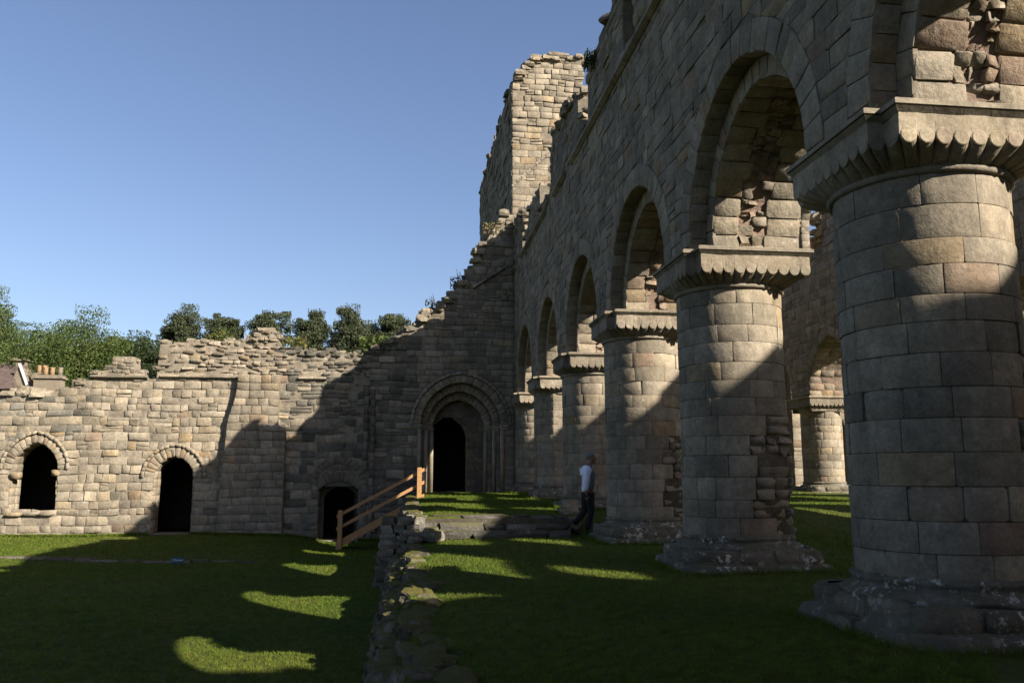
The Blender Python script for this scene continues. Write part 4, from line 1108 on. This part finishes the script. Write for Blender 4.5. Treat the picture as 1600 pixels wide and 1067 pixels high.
for k in range(8):                                     # broken springer leaning out over the gap
    s = rock((7.35 + 0.13 * k, YT + 0.35, 19.3 - 0.012 * k * k), (0.34, 0.5, 0.3), r, 0, 4, 0.1); s.tint = pick_tint(r, (0.4, 0, 0.6, 0), 0.2); rs.append(s)
emit(to, rs, M_RUB, 'top_stone', 'far_top_stones', 160, 30)
m = MB(); m.box(8.3, 9.4, YT, YT + 1.4, 9, 19.2); 

# ---------------------------------------------------------------- low wall between aisle and cloister
r = random.Random(41)
lw = thing('low_wall', 'low ruined mossy wall running along the lawn edge to the steps', 'wall', (0, 10, -1.0))
m = MB(); ny = 60
for k in range(ny):
    y0, y1 = 3.0 + 15.6 * k / ny, 3.0 + 15.6 * (k + 1) / ny
    q = 0.03 * math.sin(k * 1.7)
    m.hexa([(-0.30, y0, -1.3), (0.16, y0, -1.3), (0.16, y1, -1.3), (-0.30, y1, -1.3), (-0.10, y0, -0.38 + q), (0.16, y0, -0.17 + q), (0.16, y1, -0.17 + q), (-0.10, y1, -0.38 + q)])
m.build('wall_core', M_MOSSY, lw, (0.16, 0.14, 0.11))
rs = []; y = 3.4
while y < 18.7:
    L_ = r.uniform(0.2, 0.42) if r.random() < 0.6 else r.uniform(0.10, 0.2)
    x = -0.20
    while x < 0.24:
        w_ = r.uniform(0.12, 0.34); top = -0.05 - 1.0 * max(0.0, 0.14 - (x + w_ * 0.5)) + 0.04 * math.sin(y * 1.3) + 0.03 * math.sin(y * 3.1 + x * 4) + r.uniform(-0.03, 0.04); hh = r.uniform(0.08, 0.18)
        s = rock((x + w_ / 2 + r.uniform(-.03, .03), y + L_ / 2, top - hh * 0.35), (w_ * 1.08, L_ * 1.1, hh), r, r.uniform(-0.35, 0.35), 4.2, 0.20, r.uniform(-.15, .15), r.uniform(-.15, .15), fine=y < 13)
        k = r.uniform(0.12, 0.28); s.tint = (k * 1.08, k * 0.96, k * 0.76); rs.append(s); x += w_ * 0.92
    y += L_ * 0.85
for lay in range(6):                                   # the side towards the cloister
    y = 3.4 + r.random() * 0.3
    while y < 19:
        L_ = r.uniform(0.25, 0.6)
        s = rock((-0.10 - 0.035 * lay + 0.05 * r.random(), y + L_ / 2, -0.36 - 0.12 * lay + r.uniform(-.03, .03)), (0.3 + 0.14 * r.random(), L_ * 1.05, 0.2), r, r.uniform(-0.2, 0.2), 2.6, 0.20, fine=y < 11)
        k = r.uniform(0.11, 0.26); s.tint = (k * 1.08, k * 0.96, k * 0.76); rs.append(s); y += L_
emit(lw, rs, M_MOSSY, 'stone', 'far_stones', 300, 40)

# upper retaining edge, from the steps towards the stair
r = random.Random(43)
ue = thing('retaining_wall', 'dark rubble wall end beside the steps, below the handrail', 'wall', (0, 20, -1.1))
rs = []
m = MB(); m.hexa([(-0.45, 18.7, -1.3), (0.42, 18.7, -1.3), (0.42, 33.1, -1.3), (-0.45, 33.1, -1.3), (0.22, 18.7, 0.40), (0.42, 18.7, 0.42), (0.42, 33.1, 0.56), (0.22, 33.1, 0.54)]); m.build('wall_core', M_MOSSY, ue, (0.15, 0.135, 0.11))
for lay in range(10):
    y = 18.7
    while y < 33:
        L_ = r.uniform(0.25, 0.65); s = rock((0.18 - 0.07 * lay + r.uniform(-.03, .03), y + L_ / 2, 0.42 - 0.165 * lay + 0.009 * (y - 18.7)), (r.uniform(0.28, 0.46), L_ * 1.05, 0.2), r, r.uniform(-.2, .2), 3.2, 0.17)
        k = r.uniform(0.14, 0.32); s.tint = (k * 1.05, k * 0.97, k * 0.82); rs.append(s); y += L_
    x = -0.5 - 0.02 * lay
    while x < 0.4:
        w_ = r.uniform(0.2, 0.42); s = rock((x + w_ / 2, 18.62 - 0.035 * lay, 0.40 - 0.165 * lay), (w_, 0.35, 0.19), r, r.uniform(-.15, .15), 3.2, 0.17)
        if 0.40 - 0.165 * lay > -0.2 or x < -0.1:
            k = r.uniform(0.18, 0.4); s.tint = (k * 1.05, k * 0.97, k * 0.82); rs.append(s)
        x += w_
emit(ue, rs, M_MOSSY, 'stone', 'far_stones', 220, 40)

def area_wall(rg, n):
    y = 4.5 + 13.8 * rg.random(n); x = 0.26 - 0.30 * np.abs(rg.normal(size=n)) * (0.5 + 0.5 * np.sin(y * 1.9) ** 2)
    return np.stack([x, y], 1)[x > -0.3]
blades('wall_grass', 14000, area_wall, lambda x, y: -0.08 - 1.0 * max(0, 0.1 - x) + 0.04 * math.sin(y * 1.3), 0.04, 0.006, 'tufts of grass creeping over the low mossy wall', 5)
# ---------------------------------------------------------------- steps
r = random.Random(47)
stp = thing('stone_steps', 'three worn mossy stone steps across the aisle lawn', 'steps', (1.9, 18.8, 0))
m = MB(); m.box(0.0, 3.5, 18.72, 19.3, -0.2, 0.42); m.build('step_core', M_MOSSY, stp, (0.14, 0.12, 0.09))
rs = []
for k in range(3):
    x = 0.0
    yf = 18.38 + 0.20 * k
    while x < 3.5:
        w_ = min(r.uniform(0.4, 1.15), 3.65 - x); s = rock((x + w_ / 2, yf + 0.25 + r.uniform(-.05, .05), 0.075 + 0.165 * k + r.uniform(-.02, .02)), (w_ * 1.03, 0.52, 0.19), r, r.uniform(-.06, .06), 7.0, 0.07)
        q = r.uniform(0.14, 0.30); s.tint = (q * 1.04, q * 0.97, q * 0.84); rs.append(s); x += w_
for k in range(26):                                    # crumbled rubble at both ends
    e = r.random() < 0.45
    c = (r.uniform(-0.1, 0.75), r.uniform(18.1, 18.6), r.uniform(0.02, 0.25)) if e else (r.uniform(3.7, 4.3), r.uniform(19.5, 21.2), r.uniform(0.05, 0.45))
    q_ = r.uniform(0.16, 0.4); s = rock(c, (q_, q_, q_ * 0.55), r, r.uniform(0, 3), 3.2, 0.16); q = r.uniform(0.22, 0.42); s.tint = (q * 1.04, q * 0.95, q * 0.8); rs.append(s)
for (x, y_, z, a, b, c) in ((4.02, 20.55, 0.66, 0.34, 0.4, 0.26), (3.98, 20.5, 0.42, 0.46, 0.5, 0.34), (4.2, 20.9, 0.3, 0.5, 0.6, 0.4), (3.85, 19.8, 0.25, 0.45, 0.6, 0.34)):
    s = rock((x, y_, z), (a, b, c), r, 0.2, 4, 0.1); s.tint = (0.44, 0.37, 0.28); rs.append(s)
emit(stp, rs, M_MOSSY, 'step_stone', 'far_step_stones', 120, 30)

# ---------------------------------------------------------------- kerb of the cloister walk
r = random.Random(51)
kb = thing('cloister_kerb', 'line of low sunken kerb stones across the cloister lawn', 'kerb', (-9, 25, -0.98))
x = -17.0; rs = []
while x < -3.9:
    w_ = r.uniform(0.4, 0.95); yy = 25.45 + (x + 11) * -0.125 + (1.2 * smooth(-5.4, -3.8, x) * -1)
    s = rock((x + w_ / 2, yy, z_cloister(x, yy) - 0.02 + r.uniform(-.04, .02)), (w_ * 1.0, 0.36, 0.20), r, -0.1 + r.uniform(-.12, .12), 3.6, 0.12)
    if r.random() < 0.88: k = r.uniform(0.16, 0.32); s.tint = (k * 1.06, k * 0.97, k * 0.82); rs.append(s)
    x += w_
emit(kb, rs, M_MOSSY, 'kerb_stone', 'far_kerb_stones', 60, 20)

# ---------------------------------------------------------------- timber handrail of the stair
fn = thing('timber_handrail', 'brown timber handrail sloping down from aisle lawn to cloister', 'handrail', (-0.8, 27, -0.9))
PT, PB = Vector((0.45, 29.1, 0.0)), Vector((-2.2, 29.3, 0.0))
dirv = (PB - PT).normalized(); nrm = Vector((dirv.y, -dirv.x, 0))     # faces away from the camera side or not, set below
if nrm.y > 0: nrm = -nrm
def beam(a, b, th, hgt):
    d = Vector((b.x - a.x, b.y - a.y, 0)).normalized(); n_ = Vector((-d.y, d.x, 0)) * th * 0.5; up = Vector((0, 0, hgt * 0.5))
    m = MB(); m.hexa([a - n_ - up, b - n_ - up, b + n_ - up, a + n_ - up, a - n_ + up, b - n_ + up, b + n_ + up, a + n_ + up]); return m
for (p, z0, z1) in ((PT, 0.2, 1.60), (PB, -1.35, 0.16)):
    m = MB(); ca, sa = dirv.x * 0.075, dirv.y * 0.075; nx, ny_ = nrm.x * 0.06, nrm.y * 0.06
    c = [(p.x - ca - nx, p.y - sa - ny_), (p.x + ca - nx, p.y + sa - ny_), (p.x + ca + nx, p.y + sa + ny_), (p.x - ca + nx, p.y - sa + ny_)]
    top = [(p.x + (q[0] - p.x) * 0.85, p.y + (q[1] - p.y) * 0.85, z1) for q in c]
    m.hexa([(q[0], q[1], z0) for q in c] + [(q[0], q[1], z1 - 0.02) for q in c]); b0 = len(m.v); m.v += top
    m.f += [(b0, b0 + 1, b0 + 2, b0 + 3)] + [(4 + k, 4 + (k + 1) % 4, b0 + (k + 1) % 4, b0 + k) for k in range(4)]
    m.build('post', M_WOOD, fn)
back = -nrm * 0.09
for (za, zb, hgt, nm) in ((1.45, 0.02, 0.12, 'rail'), (1.02, -0.40, 0.12, 'rail'), (0.50, -0.95, 0.26, 'stringer')):
    A_, B_ = PT + back - dirv * 0.16, PB + back + dirv * 0.14
    sl = (zb - za) / (PB - PT).length
    m = beam(Vector((A_.x, A_.y, za - sl * 0.16)), Vector((B_.x, B_.y, zb + sl * 0.14)), 0.06, hgt); m.build(nm, M_WOOD, fn)
for k in range(7):                                     # treads carried behind the stringer
    f = (k + 0.5) / 7; c = PT.lerp(PB, f) + back * 6; z = 0.35 + (-1.05 - 0.35) * f
    m = MB(); d, n_ = dirv * 0.19, nrm * 0.44; m.hexa([Vector((c.x, c.y, z)) + a for a in (-d - n_, d - n_, d + n_, -d + n_)] + [Vector((c.x, c.y, z + 0.05)) + a for a in (-d - n_, d - n_, d + n_, -d + n_)])
    m.build('tread', M_WOOD, fn)

# ---------------------------------------------------------------- sign
M_SIGN = plain_mat('sign_blue', (0.018, 0.05, 0.058), 0.5, 0.05, 10); M_WHITE = plain_mat('sign_white', (0.42, 0.44, 0.45), 0.5, 0.03, 10)
sg = thing('lawn_sign', 'small blue sign with white lettering standing by the cloister kerb', 'sign', (-5.93, 23.4, -1.02))
m = MB(); c, s_ = math.cos(0.6), math.sin(0.6)
zb = -0.93; m.hexa([(-6.09, 23.38, zb), (-5.77, 23.38, zb), (-5.77, 23.395, zb - 0.01), (-6.09, 23.395, zb - 0.01), (-6.09, 23.46, zb + 0.16), (-5.77, 23.46, zb + 0.16), (-5.77, 23.475, zb + 0.15), (-6.09, 23.475, zb + 0.15)])
bd = m.build('board', M_SIGN, sg)
for x in (-6.02, -5.84):
    m = MB(); m.tube([(x, 23.425, -1.15), (x, 23.44, zb + 0.06)], 0.012, 8); m.build('stake', M_SIGN, sg)
cu = bpy.data.curves.new('lettering', 'FONT'); cu.body = 'Cloister'; cu.size = 0.085; cu.align_x = 'CENTER'; cu.extrude = 0.002
to_ = bpy.data.objects.new('lettering_src', cu); COL.objects.link(to_)
dg = bpy.context.evaluated_depsgraph_get(); me = bpy.data.meshes.new_from_object(to_.evaluated_get(dg)); bpy.data.objects.remove(to_)
me.materials.clear(); me.materials.append(M_WHITE)
lt = put(bpy.data.objects.new('lettering', me), bd, (-5.93, 23.404, zb + 0.058)); lt.rotation_euler = (math.radians(63.4), 0, 0)
lt['label'] = 'white word Cloister'

# ---------------------------------------------------------------- the walking man
def skin_mesh(name, nodes, edges, mat, parent, sub=2, root=0, wl=None):
    me = bpy.data.meshes.new(name); me.from_pydata([n[0] for n in nodes], edges, [])
    ob = bpy.data.objects.new(name + '_src', me); COL.objects.link(ob)
    sk = ob.modifiers.new('s', 'SKIN'); sk.use_smooth_shade = True
    if not me.skin_vertices: me.skin_vertices.new()
    for i, n in enumerate(nodes):
        d = me.skin_vertices[0].data[i]; d.radius = n[1] if isinstance(n[1], tuple) else (n[1], n[1]); d.use_root = (i == root)
    su = ob.modifiers.new('b', 'SUBSURF'); su.levels = sub; su.render_levels = sub
    dg = bpy.context.evaluated_depsgraph_get(); m2 = bpy.data.meshes.new_from_object(ob.evaluated_get(dg)); bpy.data.objects.remove(ob)
    m2.materials.clear(); m2.materials.append(mat)
    m2.polygons.foreach_set('use_smooth', [True] * len(m2.polygons))
    return put(bpy.data.objects.new(name, m2), parent, wl)
M_SKIN = plain_mat('skin', (0.20, 0.11, 0.075), 0.6, 0.08, 20); M_SHIRT = plain_mat('shirt', (0.62, 0.62, 0.74), 0.8, 0.08, 12, 0.4); M_TROU = plain_mat('trousers', (0.012, 0.012, 0.014), 0.8, 0.2, 14)
M_HAIR = plain_mat('hair', (0.15, 0.145, 0.135), 0.7, 0.3, 60, 0.8); M_SHOE = plain_mat('shoe', (0.015, 0.013, 0.012), 0.5, 0.1, 20); M_CARD = plain_mat('cardigan', (0.10, 0.11, 0.10), 0.9, 0.15, 20, 0.5)
PX = (4.12, 18.95, 0.02)
# faces +x; his right side (-y) is towards the viewer
B = {}
hip = (0.0, 0, 0.92)
body = [((0.00, 0, 0.94), (0.14, 0.12)), ((0.0, 0, 1.10), (0.15, 0.12)), ((-0.01, 0, 1.28), (0.17, 0.13)), ((0.0, 0, 1.42), (0.15, 0.10)), ((0.04, 0, 1.50), 0.062), ((0.09, 0, 1.57), 0.062),
        ((0.115, 0, 1.63), (0.085, 0.10)), ((0.115, 0, 1.70), (0.082, 0.098)), ((0.105, 0, 1.755), (0.06, 0.075)),
        ((-0.02, -0.17, 1.40), 0.066), ((-0.07, -0.225, 1.14), 0.05), ((-0.075, -0.235, 0.93), 0.034),
        ((-0.02, 0.17, 1.40), 0.066), ((0.02, 0.225, 1.14), 0.05), ((0.18, 0.22, 1.0), 0.034),
        ((0.03, -0.09, 0.84), 0.085), ((0.06, -0.09, 0.50), 0.062), ((-0.04, -0.09, 0.12), 0.045),
        ((-0.01, 0.09, 0.84), 0.085), ((-0.05, 0.09, 0.50), 0.062), ((-0.30, 0.09, 0.22), 0.045),
        ((-0.075, -0.235, 0.86), (0.018, 0.04)), ((0.20, 0.22, 0.93), (0.018, 0.04))]
be = [(0, 1), (1, 2), (2, 3), (3, 4), (4, 5), (5, 6), (6, 7), (7, 8), (3, 9), (9, 10), (10, 11), (3, 12), (12, 13), (13, 14), (0, 15), (15, 16), (16, 17), (0, 18), (18, 19), (19, 20), (11, 21), (14, 22)]
man = skin_mesh('person', body, be, M_SKIN, None, 2, 0, PX)
man.scale = (1.045, 1.045, 1.045)
tag(man, 'man with grey hair in pale shirt and dark trousers walking past pier', 'person')
def blob(name, c, s, mat, parent, nz=14):
    m = MB(); V = []; n = 16
    for i in range(nz + 1):
        ph = math.pi * i / nz
        for k in range(n): th = 2 * math.pi * k / n; V.append((PX[0] + c[0] + s[0] * math.sin(ph) * math.cos(th), PX[1] + c[1] + s[1] * math.sin(ph) * math.sin(th), PX[2] + c[2] + s[2] * math.cos(ph)))
    m.add(V, [(i * n + k, (i + 1) * n + k, (i + 1) * n + (k + 1) % n, i * n + (k + 1) % n) for i in range(nz) for k in range(n)])
    return m.build(name, mat, parent, None, True)
blob('hair', (0.066, 0, 1.715), (0.108, 0.096, 0.088), M_HAIR, man)
blob('nose', (0.215, 0, 1.645), (0.026, 0.015, 0.024), M_SKIN, man, 6)
blob('chin', (0.165, 0, 1.575), (0.045, 0.04, 0.03), M_SKIN, man, 6)
for sy in (-1, 1): blob('ear', (0.10, sy * 0.088, 1.645), (0.022, 0.012, 0.034), M_SKIN, man, 6)
for sy in (-1, 1): blob('eye', (0.19, sy * 0.034, 1.672), (0.012, 0.014, 0.010), M_HAIR, man, 6)
def hand(c, s, curl):                                  # four fingers and a thumb, slightly curled
    for k, L_ in enumerate((0.070, 0.080, 0.075, 0.058)):
        x = c[0] - 0.028 + 0.019 * k
        skin_mesh('finger', [((x, c[1], c[2] - 0.03), 0.010), ((x + curl * 0.3, c[1], c[2] - 0.03 - L_ * 0.5), 0.0095), ((x + curl * 0.8, c[1] - s * 0.012, c[2] - 0.03 - L_), 0.008)], [(0, 1), (1, 2)], M_SKIN, man, 1, 0, PX)
    skin_mesh('thumb', [((c[0] + 0.022, c[1], c[2] + 0.01), 0.011), ((c[0] + 0.05, c[1] - s * 0.01, c[2] - 0.015), 0.010), ((c[0] + 0.06, c[1] - s * 0.012, c[2] - 0.045), 0.008)], [(0, 1), (1, 2)], M_SKIN, man, 1, 0, PX)
hand((-0.075, -0.235, 0.855), -1, 0.03); hand((0.20, 0.22, 0.925), 1, 0.03)
sh = [((0.005, 0, 0.93), (0.165, 0.135)), ((0.0, 0, 1.10), (0.175, 0.14)), ((-0.015, 0, 1.28), (0.19, 0.15)), ((-0.01, 0, 1.42), (0.155, 0.11)), ((0.03, 0, 1.485), 0.078),
      ((-0.025, -0.185, 1.40), 0.088), ((-0.08, -0.24, 1.14), 0.072), ((-0.08, -0.245, 0.95), 0.052), ((-0.025, 0.185, 1.40), 0.088), ((0.02, 0.24, 1.14), 0.072), ((0.165, 0.225, 1.012), 0.052)]
shirt = skin_mesh('shirt', sh, [(0, 1), (1, 2), (2, 3), (3, 4), (3, 5), (5, 6), (6, 7), (3, 8), (8, 9), (9, 10)], M_SHIRT, man, 2, 1, PX)
skin_mesh('trousers', [((0.0, 0, 0.97), (0.16, 0.13)), ((0.0, 0, 0.90), (0.155, 0.13)), ((0.03, -0.09, 0.80), 0.11), ((0.065, -0.09, 0.50), 0.082), ((-0.045, -0.09, 0.10), 0.068), ((-0.01, 0.09, 0.80), 0.11), ((-0.05, 0.09, 0.50), 0.082), ((-0.29, 0.09, 0.22), 0.068)],
          [(0, 1), (1, 2), (2, 3), (3, 4), (1, 5), (5, 6), (6, 7)], M_TROU, man, 2, 1, PX)
for (c, pz) in (((-0.04, -0.09, 0.04), 0.0), ((-0.31, 0.09, 0.11), -0.10)):
    skin_mesh('shoe', [((c[0] - 0.05, c[1], c[2] + 0.03), 0.045), ((c[0] + 0.05, c[1], c[2] + 0.015 + pz * 0.5), 0.043), ((c[0] + 0.16, c[1], c[2] + pz), 0.034)], [(0, 1), (1, 2)], M_SHOE, man, 2, 0, PX)
m = MB(); m.tube([(PX[0] + a, PX[1] + b, PX[2] + c) for a, b, c in ((-0.03, -0.02, 1.52), (0.05, -0.12, 1.47), (0.10, -0.165, 1.30), (0.08, -0.17, 1.10), (0.02, -0.18, 0.96))], [0.03, 0.035, 0.04, 0.045, 0.05], 8)
m.build('draped_cardigan', M_CARD, man, None, True)

# ---------------------------------------------------------------- trees
def leaves(name, centres, size, mat, parent, rg, label=None):
    n = len(centres); a = rg.normal(size=(n, 3)); a /= np.linalg.norm(a, axis=1)[:, None]
    b = np.cross(a, rg.normal(size=(n, 3))); b /= np.linalg.norm(b, axis=1)[:, None]
    s = size * rg.uniform(0.6, 1.35, n)[:, None]
    V = np.stack([centres - a * s, centres + b * s * 0.55, centres + a * s, centres - b * s * 0.55], 1).reshape(-1, 3)
    o0 = V.mean(0); me = bpy.data.meshes.new(name)
    me.vertices.add(4 * n); me.vertices.foreach_set('co', (V - o0).ravel()); me.loops.add(4 * n)
    me.loops.foreach_set('vertex_index', np.arange(4 * n, dtype=np.int32)); me.polygons.add(n); me.polygons.foreach_set('loop_start', np.arange(0, 4 * n, 4, dtype=np.int32)); me.update(calc_edges=True)
    at = me.color_attributes.new('tint', 'FLOAT_COLOR', 'POINT'); t = np.ones((n, 4, 4), dtype=np.float32)
    t[:, :, :3] = rg.uniform(0.65, 1.35, (n, 1, 1)) * np.array([1, 1, 1]) + rg.uniform(-0.06, 0.06, (n, 1, 3)); at.data.foreach_set('color', t.ravel())
    me.materials.append(mat)
    return put(bpy.data.objects.new(name, me), parent, o0)

def make_tree(name, label, group, x, y, ztop, rx, hz, mat, seed, nclump, per, leaf, trunk=0.3, flat=0.0, spread=1.0):
    """Crown of leaf clumps on forked limbs; hz = crown height."""
    rg = np.random.default_rng(seed); rr = random.Random(seed); zb = z_cloister(x, y)
    t = thing(name, label, 'tree', (x, y, zb), group)
    zc = ztop - hz * 0.5; C = []
    m = MB(); fork = max(zb + 1.5, zc - hz * 0.45)
    m.tube([(x, y, zb - 0.4), (x + rr.uniform(-.2, .2), y, zb + (fork - zb) * 0.5), (x, y, fork)], [trunk * 1.25, trunk, trunk * 0.8], 9)
    cl = []; lobes = []
    for k in range(12 + int(nclump / 9)):
        while True:
            p = rg.uniform(-1, 1, 3); d = np.linalg.norm(p)
            if 0.35 < d < 1: break
        lobes.append((p * 0.70 / max(d, 0.7) * (0.75 + 0.45 * rg.random()), 0.26 + 0.20 * rg.random()))
    for k in range(nclump):
        lc, lr = lobes[k % len(lobes)]; q = rg.normal(size=3); q = q / np.linalg.norm(q) * lr * rg.uniform(0.5, 1.1)
        if k % (3 if rx > 4 else 5) == 0:
            lc = rg.normal(size=3); lc = lc / np.linalg.norm(lc) * rg.uniform(0.2, 0.78); q = q * 0.3
        p = lc + q; cl.append(np.array([x + p[0] * rx, y + p[1] * rx, zc + p[2] * hz * 0.5]))
    for k, c in enumerate(cl):
        if k % 3 == 0 or nclump < 30:
            c0 = np.array([x, y, fork]); mid = c0 * 0.5 + c * 0.5 + np.array([0, 0, 0.08 * hz])
            m.tube([tuple(c0 - np.array([0, 0, 0.3])), tuple(mid), tuple(c)], [trunk * 0.4, trunk * 0.2, trunk * 0.05], 5)
    m.build('trunk', M_BARK, t, None, True)
    for c in cl:
        s = rg.uniform(0.6, 1.25) * rx * 0.19 * spread
        C.append(c + np.clip(rg.normal(size=(per, 3)), -1.25, 1.25) * np.array([s, s, s * 0.7]))
    leaves('crown', np.concatenate(C), leaf, mat, t, rg)
    return t
make_tree('broadleaf_tree', 'large bright green tree behind the chimneys, left', None, -26.6, 68, 13.4, 5.2, 11, M_LEAF, 1, 300, 400, 0.08, 0.35, spread=0.85)
make_tree('broadleaf_tree', 'bright green tree cut by the left edge, highest crown there', None, -33.2, 70, 15.2, 4.0, 12, M_LEAF, 2, 130, 440, 0.08, 0.3, spread=0.85)
make_tree('broadleaf_tree', 'small bright green tree low beside the stepped wall top', None, -22.9, 64, 9.0, 2.5, 7.0, M_LEAF, 3, 80, 400, 0.075, 0.2, spread=0.85)
make_tree('broadleaf_tree', 'dark green rounded tree behind the stepped wall top', None, -30.2, 95, 17.2, 4.4, 12.5, M_LEAF2, 4, 170, 380, 0.11, 0.35, spread=0.85)
make_tree('broadleaf_tree', 'dark green tree low behind the notch of the wall', None, -27.0, 96, 14.0, 3.0, 10.0, M_LEAF2, 5, 100, 340, 0.11, 0.3, spread=0.85)
FT = [(-32.4, 25.0, 3.4, 'leftmost of the six distant trees above the wall'), (-26.9, 24.9, 2.9, 'second distant tree from the left above the wall'), (-20.7, 25.5, 3.0, 'third distant tree, left of the rubble heap top'),
      (-14.9, 25.1, 3.0, 'fourth distant tree with thin trunk visible'), (-8.3, 26.3, 3.9, 'fifth and widest of the distant trees'), (-2.6, 25.3, 3.0, 'rightmost distant tree beside the rising wall')]
for k, (x, zt, rx, lab) in enumerate(FT):
    make_tree('distant_tree', lab, 'row of distant trees above the wall', x, 125, zt + 0.3, rx * 1.0, rx * 2.7, M_LEAF3, 20 + k, 140, 190, 0.14, 0.24, spread=0.95)

# plants on the wall tops
def tuft(name, label, c, r_, n, size, mat, seed, stems=0, group=None):
    rg = np.random.default_rng(seed); rr = random.Random(seed)
    t = thing(name, label, 'plant', c, group)
    P = np.array(c) + np.clip(rg.normal(size=(n, 3)), -1.4, 1.4) * np.array([r_, r_ * 0.7, r_ * 0.6]) + np.array([0, 0, r_ * 0.5])
    leaves('foliage', P, size, mat, t, rg)
    if stems:
        m = MB()
        for k in range(stems):
            a = (c[0] + rr.uniform(-.5, .5) * r_, c[1], c[2]); b = (a[0] + rr.uniform(-.9, .6) * r_ * 1.5, a[1] + rr.uniform(-.3, .3), a[2] + r_ * rr.uniform(1.5, 3.2))
            m.tube([a, ((a[0] + b[0]) / 2 + 0.05, a[1], (a[2] + b[2]) / 2), b], [0.02, 0.014, 0.006], 5)
        m.build('stems', M_BARK, t)
tuft('shrub', 'green bush growing on the wall top near the rising slope', (-1.35, YF + 0.35, 6.25), 0.42, 900, 0.07, M_LEAF, 61)
tuft('shrub', 'wispy dark plant on the sloping wall top', (2.05, YF + 0.2, 9.0), 0.28, 220, 0.05, M_LEAF2, 62, 7)
tuft('shrub', 'thin stemmed plant low on the sloping wall top', (0.95, YF + 0.2, 8.05), 0.22, 120, 0.05, M_LEAF2, 63, 5)
tuft('grass_tuft', 'dry pale weeds on the sunlit ledge below the tower', (3.35, YF + 0.1, 11.3), 0.26, 500, 0.04, M_DRY, 64)
tuft('grass_tuft', 'weeds on the flat wall top right of the rubble heap', (-4.5, YF + 0.3, 6.35), 0.30, 350, 0.06, M_WEED, 65)
tuft('grass_tuft', 'weeds on the wall top above the left doorway', (-7.4, YF + 0.3, 6.55), 0.35, 260, 0.05, M_WEED, 66)
tuft('ivy', 'dark creeper hanging at the arcade top near the sky edge', (4.35, 18.1, 11.0), 0.22, 1100, 0.035, M_LEAF2, 68, 5)
tuft('weed', 'small green weed at the foot of the range wall', (-13.75, YF - 0.15, -0.98), 0.13, 160, 0.05, M_LEAF, 70)

# ---------------------------------------------------------------- the house behind
M_SLATE = plain_mat('roof_slate', (0.065, 0.048, 0.042), 0.85, 0.3, 3, 0.5); M_HOUSE = plain_mat('house_stone', (0.14, 0.115, 0.085), 0.9, 0.25, 3, 0.5); M_POT = plain_mat('chimney_pot', (0.21, 0.14, 0.08), 0.8, 0.2, 8); M_BARGE = plain_mat('barge_paint', (0.42, 0.42, 0.41), 0.6, 0.05, 5); M_STACK = plain_mat('render_stack', (0.15, 0.125, 0.092), 0.9, 0.2, 5, 0.4)
hs = thing('house', 'stone house with slate roof and white barge board behind the wall', 'house', (-29, 64, -0.95))
m = MB(); m.box(-33.5, -27.2, 60.9, 66, -1.2, 7.2); m.build('wall', M_HOUSE, hs)
m = MB(); m.hexa([(-34, 60.5, 7.1), (-27.0, 60.5, 7.1), (-27.0, 66.4, 7.1), (-34, 66.4, 7.1), (-34, 63.4, 9.25), (-27.7, 63.4, 9.25), (-27.7, 63.5, 9.25), (-34, 63.5, 9.25)]); m.build('roof', M_SLATE, hs)
m = MB(); m.add([(-27.85, 61.6, 7.0), (-26.35, 61.6, 7.0), (-27.1, 61.6, 8.75), (-27.85, 64, 7.0), (-26.35, 64, 7.0), (-27.1, 64, 8.75)], [(0, 1, 2), (5, 4, 3), (0, 2, 5, 3), (2, 1, 4, 5), (1, 0, 3, 4)]); m.build('gable', M_HOUSE, hs)
m = MB(); m.hexa([(-26.38, 61.45, 7.2), (-26.24, 61.45, 7.2), (-26.24, 61.6, 7.2), (-26.38, 61.6, 7.2), (-27.12, 61.45, 8.98), (-26.98, 61.45, 8.98), (-26.98, 61.6, 8.98), (-27.12, 61.6, 8.98)]); m.build('barge_board', M_BARGE, hs)
m = MB(); m.box(-28.15, -27.25, 63.0, 64.0, 8.0, 9.35); m.box(-28.3, -27.1, 62.85, 64.15, 9.35, 9.45); ch = m.build('chimney', M_STACK, hs)
m = MB(); m.tube([(-28.35, 63.5, 8.4), (-28.35, 63.5, 9.6)], 0.16, 10); m.build('chimney_pot', M_STACK, ch)
m = MB(); m.tube([(-28.2, 63.5, 9.4), (-28.2, 63.5, 10.7)], 0.02, 5); m.tube([(-28.6, 63.5, 10.65), (-27.9, 63.5, 10.6)], 0.015, 5); m.build('aerial', M_DARK, ch)
def stack(x, y, w, z0, z1, pots, label):
    t = thing('chimney_stack', label, 'chimney', (x, y, -0.95))
    m = MB(); m.box(x - w / 2, x + w / 2, y - 0.4, y + 0.4, -1.2, z1 - 0.25); m.box(x - w / 2 - 0.12, x + w / 2 + 0.12, y - 0.52, y + 0.52, z1 - 0.25, z1 - 0.12); m.box(x - w / 2 - 0.03, x + w / 2 + 0.03, y - 0.43, y + 0.43, z1 - 0.12, z1); m.build('stack', M_STACK, t)
    for px, mt in pots:
        m = MB(); m.tube([(px, y, z1 - 0.02), (px, y, z1 + 0.35), (px, y, z1 + 0.5), (px, y, z1 + 0.56)], [0.17, 0.15, 0.16, 0.19], 12); m.build('chimney_pot', mt, t, None, True)
stack(-25.75, 62, 0.55, 5, 8.35, ((-25.9, M_POT), (-25.55, M_POT)), 'narrow chimney with two ochre pots behind the wall')
stack(-24.75, 61, 1.75, 5, 8.1, ((-25.05, M_POT), (-24.62, M_POT), (-24.1, M_STACK)), 'wide rendered chimney with ochre pots left of the tree')
print('objects', len(bpy.data.objects), 'tris', sum(len(o.data.polygons) * 2 for o in bpy.data.objects if o.type == 'MESH'))
